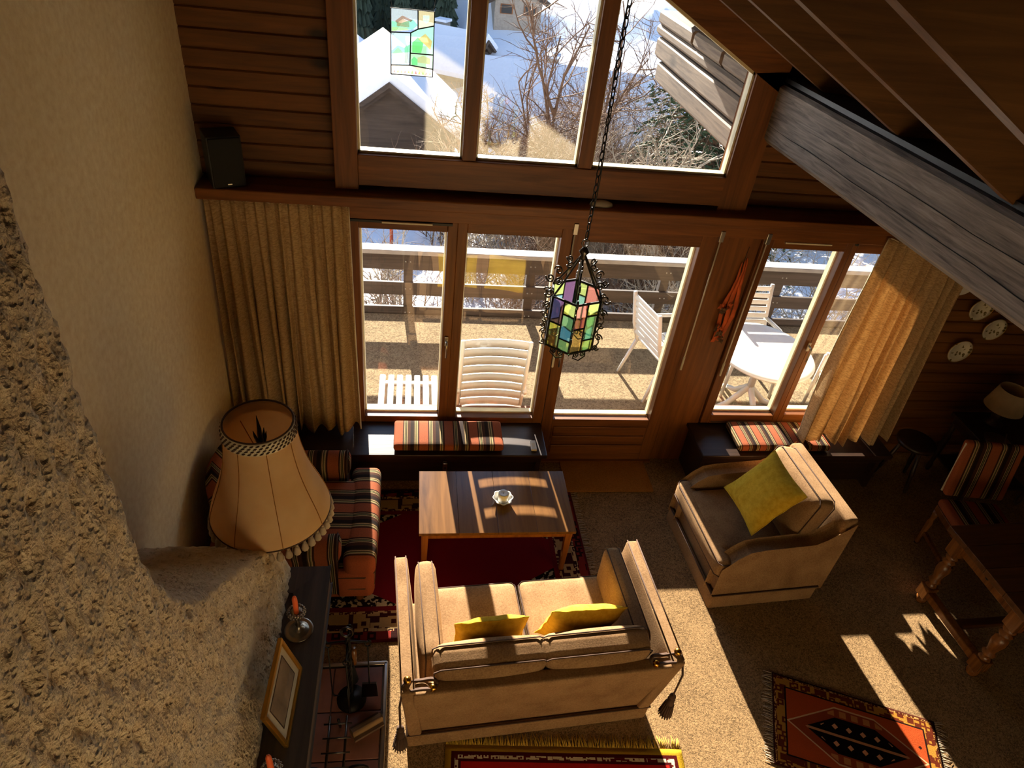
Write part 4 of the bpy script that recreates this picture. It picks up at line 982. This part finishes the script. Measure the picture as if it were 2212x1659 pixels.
for k in range(6):
    a, b = hx(k, HR - .004), hx(k + 1, HR - .004); m_ = (a + b) / 2; nrm = m_.normalized() * .0015
    for p, q, z0, z1, c_ in ((a, m_, 0, .5, GK[3]), (a, m_, .5, 1, GK[0] if k % 2 else GK[4]), (m_, b, 0, .24, GK[1]), (m_, b, .24, .74, GK[2] if k % 2 else GK[5]), (m_, b, .74, 1, GK[1])):
        Z = lambda v_, z_: v_ + Vector((0, 0, z_ * HZ))
        vs = [Z(p, z0) + nrm, Z(q, z0) + nrm, Z(q, z1) + nrm, Z(p, z1) + nrm, Z(p, z0) - nrm, Z(q, z0) - nrm, Z(q, z1) - nrm, Z(p, z1) - nrm]
        MB().add(vs, [(0, 1, 2, 3), (7, 6, 5, 4), (0, 4, 5, 1), (1, 5, 6, 2), (2, 6, 7, 3), (3, 7, 4, 0)]).build('pane', CG[c_], ln)
def spiral(o, u, v, r0, turns, sgn=1, n=22):
    return [o + u * (r0 * (1 - .82 * i / n) * math.cos(sgn * 2 * PI * turns * i / n)) + v * (r0 * (1 - .82 * i / n) * math.sin(sgn * 2 * PI * turns * i / n)) for i in range(n + 1)]
up = Vector((0, 0, 1)); top = Vector((0, 0, HZ + .20))
for k in range(6):
    a = hx(k); d = a.normalized(); tg = Vector((-d.y, d.x, 0)); at_ = a + up * HZ
    s1 = MB()
    arc = [at_ * (1 - s) + top * s + (d * .030 + up * -.055) * math.sin(PI * s) for s in [i / 14 for i in range(15)]]
    s1.tube(arc, .005, 5)
    s1.tube(spiral(at_ + d * .022 + up * .020, d, up, .024, 1.4, -1), .0042, 5)
    s1.tube(spiral(at_ * .62 + top * .38 + d * .030 - up * .005, d, up, .024, 1.4, 1), .004, 5)
    s1.tube(spiral(at_ * .25 + top * .75 + d * .03, d, up, .018, 1.3, -1), .004, 5)
    s1.build('crown_scroll', M['bright_iron'], ln)
    s2 = MB()
    for zc, sg, rr_ in ((HZ * .80, 1, .02), (HZ * .55, -1, .017), (HZ * .30, 1, .02), (HZ * .08, -1, .016)):
        s2.tube(spiral(a + d * (rr_ + .004) + up * zc, d, up * sg, rr_, 1.35), .0036, 5)
    s2.tube([a + d * .012 + up * (HZ * .9), a + d * .035 + up * HZ * .66, a + d * .012 + up * HZ * .42, a + d * .03 + up * HZ * .2, a + d * .008], .0036, 5)
    s2.build('edge_scroll', M['bright_iron'], ln)
    m_ = (hx(k) + hx(k + 1)) / 2; tg = (hx(k + 1) - hx(k)).normalized(); s3 = MB()
    s3.tube([m_ - tg * .03 - up * .004, m_ - tg * .034 - up * .03, m_ - up * .05, m_ + tg * .034 - up * .03, m_ + tg * .03 - up * .004], .0034, 5)
    for sg in (-1, 1): s3.tube(spiral(m_ + tg * (sg * .016) - up * .014, tg * sg, up, .014, 1.3, -1), .0032, 5)
    s3.build('bottom_scroll', M['iron'], ln)
MB().lathe([(.004, HZ + .16), (.02, HZ + .175), (.012, HZ + .19), (.024, HZ + .205), (.010, HZ + .225), (.004, HZ + .23)], 14).build('crown_boss', M['bright_iron'], ln)
MB().lathe([(.02, .02), (.024, .06), (.016, .10), (.022, .13), (.02, .16), (.004, .17)], 12).tube([(0, 0, .16), (0, 0, HZ + .17)], .005, 6).build('lamp_holder', M['blackm'], ln)
MB().tube([(0, 0, HZ + .235 + .018) + Vector((0, 0, 0)) if False else Vector((.017 * math.cos(2 * PI * i / 16), 0, HZ + .245 + .017 * math.sin(2 * PI * i / 16))) for i in range(16)], .0035, 5, True).build('hanging_ring', M['bright_iron'], ln)
lk = MB().tube([Vector((.0085 * math.cos(a), 0, .021 * math.sin(a))) for a in [2 * PI * i / 14 for i in range(14)]], .0027, 5, True).mesh('chain_link')
z_ = HZ + .285; k = 0
ztop = roof(.745, 4.60) - 2.215
while z_ < ztop:
    o = ob('chain_link', lk, M['iron'], ln, loc=(0, 0, z_)); o.rotation_euler = (0, 0, (PI / 2 if k % 2 else 0) + .4); z_ += .0345; k += 1
MB().tube([(.0 + .012 * math.sin(s * 9), .008 * math.cos(s * 7), HZ + .23 + (ztop - HZ - .23) * s) for s in [i / 60 for i in range(61)]], .0022, 5).build('flex_cord', M['black'], ln)
MB().lathe([(.05, ztop - .005), (.045, ztop - .03), (.01, ztop - .05)], 20).build('ceiling_rose', M['iron'], ln)
# ================================================================== BALCONY
BZ = -.10
ex = struct(B(-4.5, 7.5, 4.42, 6.62, BZ - .2, BZ).build('floor_balcony', M['slab']), 'tan exposed-aggregate balcony floor outside the windows', 'floor')
tag(ex, ex['label'], 'balcony', kind='structure')
rl = thing('balcony_railing', 'brown timber balcony railing of three wide boards with a capping rail paled as if sunlit', 'railing', (1.5, 6.68, BZ))
rw = wood('railing_wood', '#3a3128', '#5e5246', 'x', .7, 20)
def zz(z_): return z_ - BZ
for a, b in ((.43, .63), (.12, .275), (-.18, -.03)): B(-5.9, 5.9, -.02, .02, zz(a), zz(b)).build('rail_board', rw, rl, .006)
B(-5.9, 5.9, -.09, .06, zz(.64), zz(.69)).build('cap_rail', plain('sunlit_cap_wood', '#9a968e', .6), rl, .008)  # cap paler than the boards: sunlight put into its colour
for x in (-4.4, -3.0, -1.55, -.2, 1.35, 2.75, 4.2):
    p = B(x - .05, x + .05, .02, .10, zz(-.45), zz(.64)).build('post', rw, rl, .006)
    for z_ in (.53, .2, -.1): MB().ball((x - .025, -.02, zz(z_)), .010, 8, 4).ball((x + .025, -.02, zz(z_)), .010, 8, 4).build('bolt', M['chrome'], p)
# overhanging roof outside
ov = MB().prism([(cx0, roof(cx0) + .06), (cx1, roof(cx1) + .06), (cx1, roof(cx1) + .22), (cx0, roof(cx0) + .22)], 4.42, 6.9)
ov = struct(ov.build('ceiling_overhang', M['greyout']), 'weathered roof overhang sheltering the balcony', 'roof')
for y in (4.9, 5.6, 6.3): ob('rafter', rf, M['greyout'], ov, .006, (0, y, 0))
for x in (3.0, 4.2, 5.4): MB().prism([(x, roof(x) + .0), (x + .04, roof(x + .04)), (x + .04, roof(x) + .06), (x, roof(x) + .06)], 4.42, 6.9).build('batten', M['greyout'], ov)
pu = thing('outside_purlin', 'stacked weathered timber beam end under the roof overhang outside the gable window', 'beam', (2.28, 5.5, 0))
rough_beam(-.11, .11, -1.08, 1.28, 2.90, 2.985, 11, 24).build('timber', M['greyout'], pu)
for ya, yb in ((-1.08, -.38), (-.32, .29), (.35, 1.28)): rough_beam(-.11, .11, ya, yb, 2.985, 3.10, 11, 10).build('timber', M['greyout'], pu)
rough_beam(-.112, .11, -1.08, 1.20, 2.722, 2.894, 12, 24).build('timber', M['greyout'], pu)
rough_beam(-.11, .11, -1.08, 1.05, 2.54, 2.715, 13, 24).build('timber', M['greyout'], pu)
for y in (-.35, .32): B(.02, .105, y - .03, y + .03, 2.985, 3.095).build('notch_back', M['greyout'], pu)

# ------------------------------------------------------------------ white garden furniture
t = thing('garden_stool', 'low white slatted plastic garden table beside the reclining chair', 'table', (-.02, 4.66, BZ))
for k in range(7): MB().rbox((-.225 + .075 * k, 0, .40), (.052, .56, .03), .01, mid=2).build('slat', M['white'], t)
for y in (-.2, .2): MB().rbox((0, y, .375), (.48, .05, .03), .008, mid=2).build('cross_rail', M['white'], t)
for sx in (-.2, .2):
    for sy in (-.2, .2): MB().tube([(sx, sy, .38), (sx * 1.1, sy * 1.1, 0)], [.024, .018], 8).build('leg', M['white'], t)
t = thing('reclining_chair', 'white slatted plastic reclining chair on the balcony outside the two-sash window', 'chair', (.66, 4.50, BZ))
for sx in (-.265, .265):
    MB().tube([(sx, .42, .36), (sx, .10, .34), (sx, .02, .42), (sx * 1.0, -.05, .75), (sx * 1.0, -.10, 1.15)], .018, 8).build('side_rail', M['white'], t)
    MB().tube([(sx * 1.05, .45, .56), (sx * 1.12, .2, .60), (sx * 1.05, -.06, .62)], .02, 8).build('arm', M['white'], t)
    MB().tube([(sx * .8, -.02, .36), (sx * .85, -.05, 0)], [.02, .016], 8).build('leg', M['white'], t); MB().tube([(sx, .44, .56), (sx, .48, 0)], [.02, .016], 8).build('leg', M['white'], t)
MB().tube([(-.22, -.03, .14), (.22, -.03, .14)], .014, 8).build('stretcher', M['white'], t)
for k in range(8):
    z_ = .44 + .0925 * k; y = -.002 - .105 * (z_ - .42) / .73
    P = [[Vector((.25 * u, y + dy + .03 * (1 - u * u) - .0, z_ + dz)) for u in [i / 8 - 1 for i in range(17)]] for dy, dz in ((-.008, 0), (-.008, .066), (.008, .066), (.008, 0))]
    mb = MB().grid(P, True); mb.build('back_slat', M['white'], t)
for k in range(5): MB().rbox((0, .06 + .085 * k, .365), (.50, .065, .022), .008, mid=2).build('seat_slat', M['white'], t)
def garden_chair(label, loc, rz):
    t = thing('garden_chair', label, 'chair', loc, rz, 'white garden chairs on the balcony')
    for sx in (-.24, .24):
        MB().tube([(sx, .24, .42), (sx, -.18, .40), (sx, -.26, .62), (sx * .95, -.34, .98)], .02, 8).build('side_rail', M['white'], t)
        MB().tube([(sx * 1.1, .26, .62), (sx * 1.15, 0, .64), (sx, -.27, .63)], .02, 8).build('arm', M['white'], t)
        MB().tube([(sx, .26, .62), (sx * 1.1, .27, 0)], [.02, .016], 8).build('leg', M['white'], t); MB().tube([(sx, -.18, .40), (sx * 1.1, -.30, 0)], [.02, .016], 8).build('leg', M['white'], t)
    for k in range(7):
        z_ = .50 + .068 * k; y = -.215 - .13 * (z_ - .45) / .53; MB().rbox((0, y, z_ + .025), (.46, .02, .05), .008, mid=2).build('back_slat', M['white'], t)
    for k in range(6): MB().rbox((0, -.15 + .075 * k, .425), (.47, .06, .02), .008, mid=2).build('seat_slat', M['white'], t)
garden_chair('white slatted garden chair drawn up to the oval table with its back to the railing', (3.40, 5.50, BZ), PI)
garden_chair('white slatted garden chair beside the oval table under the sunlit curtain window', (4.12, 4.78, BZ), math.radians(62))
garden_chair('white slatted garden chair seen edge-on through the balcony door', (2.50, 5.45, BZ), math.radians(-75))
t = thing('garden_table', 'white oval plastic garden table on a crossed pedestal on the balcony', 'table', (3.28, 5.02, BZ))
tp = MB().lathe([(.001, .69), (.44, .69), (.455, .695), (.46, .71), (.45, .722), (.40, .724), (.001, .724)], 48, sx=1.0, sy=1.1); tp.build('top', M['white'], t)
MB().tube([(0, 0, .69), (0, 0, .25)], .035, 12).build('pedestal', M['white'], t)
for k in range(4):
    a = .12 + PI / 2 * k; MB().tube([(0, 0, .30), (.2 * math.cos(a), .2 * math.sin(a), .1), (.38 * math.cos(a), .38 * math.sin(a), .02)], [.03, .028, .022], 8).build('foot', M['white'], t)
    MB().tube([(0, 0, .45), (.32 * math.cos(a), .32 * math.sin(a), .68)], .02, 8).build('brace', M['white'], t)

# ================================================================== LANDSCAPE
def gz(x, y):
    z_ = -3.2 - .10 * (y - 8) if y < 32 else -5.6
    if y > 32: z_ += -.11 * (y - 32) if y < 46 else -1.54 + (.34 if x < 2 else .34 - .02 * min(x - 2, 8)) * (y - 46)
    if y > 34: z_ += min(1, max(0, (x - .5) / 3)) * (.40 * (y - 34) if y < 46 else 4.8)
    if y > 34: z_ += .5 * noise.noise((x * .3, y * .3, 8))
    z_ += .35 * noise.noise((x * .14, y * .14, 2)) + .12 * noise.noise((x * .5, y * .5, 5))
    if x > 8: z_ += .05 * (x - 8)
    if y < 9: z_ = min(z_, -3.0)
    return z_
P = []
xs = [-40 + i * .9 for i in range(110)]; ys = [7.2 + .45 * j for j in range(60)] + [34.5 + 1.6 * j for j in range(50)]
gr = MB().grid([[Vector((x, y, gz(x, y))) for y in ys] for x in xs]).build('ground', M['snow'])
struct(gr, 'snow-covered garden slope and hillside below the balcony', 'ground')
# unseen slope added behind the house as a sun reflector
hs = MB().grid([[Vector((x, y, -1.2 + (.62 * (-9 - y) if y < -9 else 0) + .5 * noise.noise((x * .12, y * .12, 4)))) for y in [-4.5 - 1.5 * j for j in range(40)]] for x in [-50 + 2.5 * i for i in range(41)]])
struct(hs.build('ground_reflector', M['snow']), 'steep snowy reflector slope added behind the house', 'ground')
def bare_tree(name, label, base, h, seed, mat, n1=7, levels=4, spread=.55, r0=.075, thick=1.0, cat='tree', group=None):
    rnd = random.Random(seed); mb = MB(); t = thing(name, label, cat, base, 0, group)
    def grow(p, d, ln_, r, lv):
        seg = 4 if lv > 1 else 3; pts = [p]; q = p.copy(); dd = d.copy()
        for i in range(seg):
            dd = (dd + Vector((rnd.gauss(0, .16), rnd.gauss(0, .16), rnd.gauss(.03, .12)))).normalized(); q = q + dd * (ln_ / seg); pts.append(q.copy())
        mb.tube(pts, [r * (1 - .6 * i / seg) for i in range(seg + 1)], 5 if lv >= levels - 1 else 3, caps=False)
        if lv <= 0: return
        for k in range(n1 if lv == levels else rnd.randint(3, 5)):
            s = rnd.uniform(.25, 1.0); i = min(seg - 1, int(s * seg)); b = pts[i].lerp(pts[i + 1], s * seg - i if i < seg else 1)
            a = Vector((rnd.gauss(0, 1), rnd.gauss(0, 1), rnd.gauss(.1, .7))).normalized()
            grow(b, (dd * (1 - spread) + a * spread).normalized(), ln_ * rnd.uniform(.45, .68), r * .55, lv - 1)
    grow(Vector((0, 0, -.2)), Vector((rnd.gauss(0, .06), rnd.gauss(0, .06), 1)).normalized(), h * .62, r0, levels)
    mb.build('branches', mat, t); return t
def shrub(name, label, base, h, seed, mat, stems=16, levels=3, group=None, lean=(0, 0)):
    rnd = random.Random(seed); mb = MB(); t = thing(name, label, 'shrub', base, 0, group)
    def grow(p, d, ln_, r, lv):
        pts = [p]; q = p.copy(); dd = d.copy()
        for i in range(3):
            dd = (dd + Vector((rnd.gauss(0, .2), rnd.gauss(0, .2), rnd.gauss(0, .15)))).normalized(); q = q + dd * ln_ / 3; pts.append(q.copy())
        mb.tube(pts, [r, r * .8, r * .6, r * .35], 3, caps=False)
        if lv <= 0: return
        for k in range(rnd.randint(3, 5)):
            i = rnd.randint(0, 2); b = pts[i].lerp(pts[i + 1], rnd.random()); a = Vector((rnd.gauss(0, 1), rnd.gauss(0, 1), rnd.gauss(.2, .7))).normalized()
            grow(b, (dd * .5 + a * .5).normalized(), ln_ * rnd.uniform(.4, .7), r * .55, lv - 1)
    for k in range(stems):
        a = rnd.uniform(0, 2 * PI); sp = rnd.uniform(.1, .65)
        grow(Vector((rnd.gauss(0, .25), rnd.gauss(0, .25), -.1)), Vector((math.cos(a) * sp + lean[0], math.sin(a) * sp + lean[1], 1)).normalized(), h * rnd.uniform(.45, .75), .012 + .0006 * base[1], levels)
    mb.build('twigs', mat, t); return t
k = 0
TW = [M['bark'], M['bark2']]
SH = [(1.2, 13.5, 2.6), (2.6, 12.8, 2.9), (4.0, 13.3, 3.2), (5.3, 12.5, 3.2), (6.5, 11.4, 3.2), (3.2, 15.5, 3.0), (4.8, 15.2, 3.4), (3.9, 15.9, 3.6), (-.4, 12.6, 2.0), (-2.0, 13.2, 2.0), (8.4, 11.4, 3.2), (2.0, 11.0, 2.3), (5.0, 10.9, 2.7), (-.2, 10.4, 1.8),
      (1.9, 18.2, 3.0), (3.3, 19.0, 3.4), (4.6, 18.0, 3.5), (5.0, 18.9, 3.8), (6.8, 19.9, 4.0), (3.2, 19.4, 3.4), (4.0, 21.3, 3.8), (5.4, 21.0, 4.0), (6.3, 22.2, 4.2), (.9, 16.6, 2.6), (2.2, 16.6, 3.2), (3.6, 17.0, 3.6), (4.0, 17.0, 3.6), (4.7, 12.4, 3.3), (4.4, 14.2, 3.2)]
DESC = ['low', 'spindly', 'dense', 'tangled', 'upright', 'pale', 'brown', 'branching', 'small', 'short', 'tall', 'wispy', 'arching', 'stunted', 'rambling', 'bristling', 'spreading', 'matted', 'straggling', 'brushy', 'thorny', 'twiggy', 'feathery', 'drooping', 'crooked', 'leggy', 'ragged', 'bushy', 'slender-stemmed']
for i, (x, y, h) in enumerate(SH):
    shrub('bare_shrub', DESC[i] + ' leafless winter shrub growing in the snow below the balcony', (x, y, gz(x, y)), h, 20 + i, TW[i % 2], stems=20, levels=3, group='leafless shrubs below the balcony')
bare_tree('bare_tree', 'slender leafless tree rising behind the shrubs before the snowy roof', (3.8, 18.2, gz(3.8, 18.2)), 6.6, 5, M['bark2'], 11, 4)
bare_tree('bare_tree', 'leafless tree with fine crown beside the snowy roof', (5.2, 20.4, gz(5.2, 20.4)), 7.0, 8, M['bark2'], 11, 4)
bare_tree('bare_tree', 'small leafless tree in front of the grey chalet wall', (1.9, 21.0, gz(1.9, 21)), 3.8, 13, M['bark2'], 7, 4)
bare_tree('bare_tree', 'pale-barked leafless tree spreading its twigs before the spruces', (5.0, 12.2, gz(5.0, 12.2)), 4.9, 31, M['bark'], 12, 4)
bare_tree('bare_tree', 'brown leafless tree standing in the thicket of shrubs', (3.0, 15.8, gz(3.0, 15.8)), 4.6, 33, M['bark2'], 11, 4)
# conifer
def conifer(name, label, base, h, r, seed, mat, tiers=26, per=22, group=None, leaf=True):
    rnd = random.Random(seed); t = thing(name, label, 'tree', base, 0, group)
    MB().tube([(0, 0, -.2), (0, 0, h * .5), (0, 0, h)], [r * .09, r * .06, .01], 8).build('trunk', M['bark2'], t)
    mb = MB(); tw = MB()
    for i in range(tiers):
        s = i / tiers; z_ = h * (.06 + .92 * s); ln_ = r * (1 - s) ** .85 + .12
        for k in range(max(5, int(per * (1 - s * .6)))):
            a = rnd.uniform(0, 2 * PI); L_ = ln_ * rnd.uniform(.7, 1.1); d = Vector((math.cos(a), math.sin(a), 0)); side = Vector((-d.y, d.x, 0))
            pts = [Vector((0, 0, z_)) + d * (L_ * f) + Vector((0, 0, L_ * (.10 * f - .42 * f * f))) for f in (0, .35, .7, 1)]
            tw.tube(pts, [.018, .012, .008, .003], 3, caps=False)
            for j in range(int(9 + 14 * L_ / r)):
                f = rnd.uniform(.2, 1); q = Vector((0, 0, z_)) + d * (L_ * f) + Vector((0, 0, L_ * (.10 * f - .42 * f * f)))
                sd = (side * rnd.choice((-1, 1)) * rnd.uniform(.5, 1) + d * rnd.uniform(.2, .9) + Vector((0, 0, rnd.uniform(-.6, .1)))).normalized()
                l_ = rnd.uniform(.16, .34) * (.6 + .4 * (1 - f)); wd_ = sd.cross(Vector((rnd.gauss(0, 1), rnd.gauss(0, 1), rnd.gauss(0, 1)))).normalized() * l_ * .16
                mb.add([q, q + sd * l_ * .5 + wd_, q + sd * l_, q + sd * l_ * .5 - wd_, q + sd * l_ * .5 + wd_.cross(sd) * .7], [(0, 1, 4), (1, 2, 4), (2, 3, 4), (3, 0, 4)])
    tw.build('boughs', M['bark2'], t); mb.build('needles', mat, t); return t
conifer('spruce_tree', 'dark green spruce growing close under the weathered roof beam', (6.9, 15.6, gz(6.9, 15.6)), 9.0, 2.7, 2, M['needle'], 34, 34)
conifer('spruce_tree', 'tall green spruce partly hidden behind the closer one', (11.0, 18.8, gz(11.0, 18.8)), 11.0, 2.6, 4, M['needle'], 30, 26)
conifer('spruce_tree', 'bushy green spruce with branches mixed into the leafless shrubs', (9.2, 23.2, gz(9.2, 23.2)), 9.2, 2.2, 6, M['needle'], 26, 22)
# far forest
rnd = random.Random(77)
def far_mesh(seed):
    r_ = random.Random(seed); mb = MB(); mb.tube([(0, 0, -.3), (0, 0, 2)], .18, 6)
    for i in range(15):
        z_ = .6 + i * .57; R_ = 1.8 * (1 - i / 15.8); n = 30
        ring = [Vector((R_ * (1 + (.22 if j % 2 else -.16)) * math.cos(2 * PI * j / n + i), R_ * (1 + (.22 if j % 2 else -.16)) * math.sin(2 * PI * j / n + i), z_ - r_.uniform(.1, .7))) for j in range(n)]
        mb.add(ring + [Vector((0, 0, z_ + 1.3)), Vector((0, 0, z_ + .2))], [(j, (j + 1) % n, n) for j in range(n)] + [((j + 1) % n, j, n + 1) for j in range(n)])
    return mb.mesh('crown')
FM = [far_mesh(s) for s in (1, 2, 3)]
k = 0
for i in range(8):                                  # rows of the far forest, crowns just clear of each other
    for j in range(6):
        s_ = rnd.uniform(.44, .52); x = -8.2 + 2.45 * j + 1.2 * (i % 2) + rnd.uniform(-.08, .08); y = 44.6 + 2.45 * i + rnd.uniform(-.08, .08)
        if x > 2.6 + .25 * i: continue
        o = ob('forest_conifer', FM[k % 3], M['needle2'], loc=(x, y, gz(x, y))); o.scale = (s_, s_, rnd.uniform(.7, 1.1)); o.rotation_euler = (0, 0, rnd.uniform(0, 6)); k += 1
        tag(o, 'dark forest conifer on the far hillside above the chalets', 'tree', 'conifers of the far hillside forest')
# chalets
def chalet(label, loc, rz, w_, d_, h, rise, mat, snow=.28, ov_=.7, roofmat=None):
    t = thing('chalet', label, 'building', loc, rz)
    MB().prism([(-w_ / 2, -.8), (w_ / 2, -.8), (w_ / 2, h), (0, h + rise), (-w_ / 2, h)], -d_ / 2, d_ / 2).build('walls', mat, t)
    k_ = rise / (w_ / 2); e = w_ / 2 + ov_
    for sg in (-1, 1):
        MB().prism([(0, h + rise + .05), (sg * e, h - ov_ * k_ + .05), (sg * e, h - ov_ * k_ + .2), (0, h + rise + .2)], -d_ / 2 - ov_, d_ / 2 + ov_).build('roof_slope', M['hutwood'], t)
        if snow: MB().prism([(0, h + rise + .2), (sg * (e - .05), h - ov_ * k_ + .22), (sg * (e - .05), h - ov_ * k_ + .2 + snow * .8), (sg * e * .5, h + rise * .5 - ov_ * k_ * .5 + .22 + snow * 1.15), (0, h + rise + .2 + snow)], -d_ / 2 - ov_ + .08, d_ / 2 + ov_ - .08).build('snow_cover', M['snow'], t)
        for xw in (.25,):
            f = B(sg * w_ * xw - .35, sg * w_ * xw + .35, -d_ / 2 - .04, -d_ / 2 + .02, h * .35, h * .75).build('window', M['frame'], t); B(sg * w_ * xw - .29, sg * w_ * xw + .29, -d_ / 2 - .05, -d_ / 2 - .03, h * .38, h * .72).build('pane', M['black'], f)
    for y in (-d_ / 2 - ov_ * .6,):
        for sg in (-1, 1): MB().prism([(0, h + rise - .12), (sg * e, h - ov_ * k_ - .12), (sg * e, h - ov_ * k_ + .05), (0, h + rise + .05)], y - .06, y + .06).build('barge_rafter', M['hutwood'], t)
    c_ = B(w_ * .18, w_ * .18 + .6, d_ * .1, d_ * .1 + .6, h + rise * .4, h + rise + .5).build('chimney', M['grout'], t); B(w_ * .18 - .06, w_ * .18 + .66, d_ * .1 - .06, d_ * .1 + .66, h + rise + .5, h + rise + .62).build('cap', M['snow'], c_)
    return t
chalet('dark timber chalet with a steep gable and snow on its roof', (-1.0, 24.6, -5.75), math.radians(4), 4.2, 5, 2.6, 1.55, M['hutwood'])
chalet('slate-clad chalet standing behind the dark gable', (1.5, 40.0, gz(1.5, 40.0) - .3), math.radians(62), 3.6, 3.6, 1.6, 1.1, plain('slate_cladding', '#5a626c', .8), .3)
chalet('long chalet with a wide blue-shadowed snowy roof beyond the leafless trees', (6.7, 31.0, -6.2), math.radians(80), 6.5, 7, 1.4, 1.7, M['hutbeige'], .35)
chalet('brown chalet low in the snow left of the dark gable', (-5.0, 32.0, -5.9), math.radians(-28), 6, 5, 1.6, 1.5, M['hutbeige'], .35)
chalet('small stone hut high on the snowy hillside', (5.5, 43.5, gz(5.5, 43.5)), 0, 2.6, 2.4, 1.2, .7, M['grout'], .3, .4)
chalet('white house with dark windows past the garden railing', (17.5, 22.5, -4.4), math.radians(-30), 7, 6, 2.6, 1.8, M['cream'], .35)
for i, (x, y) in enumerate(((-.55, 16.2), (3.2, 17.5), (5.2, 17.0))):
    tag(MB().lathe([(.045, 0), (.045, 1.45), (.03, 1.5), (.001, 1.52)], 10).build('marker_post', plain('orange_marker', '#c8542a', .6), loc=(x, y, gz(x, y) - .02)), 'slim orange marker post standing in the snow', 'post', 'orange marker posts in the garden snow')
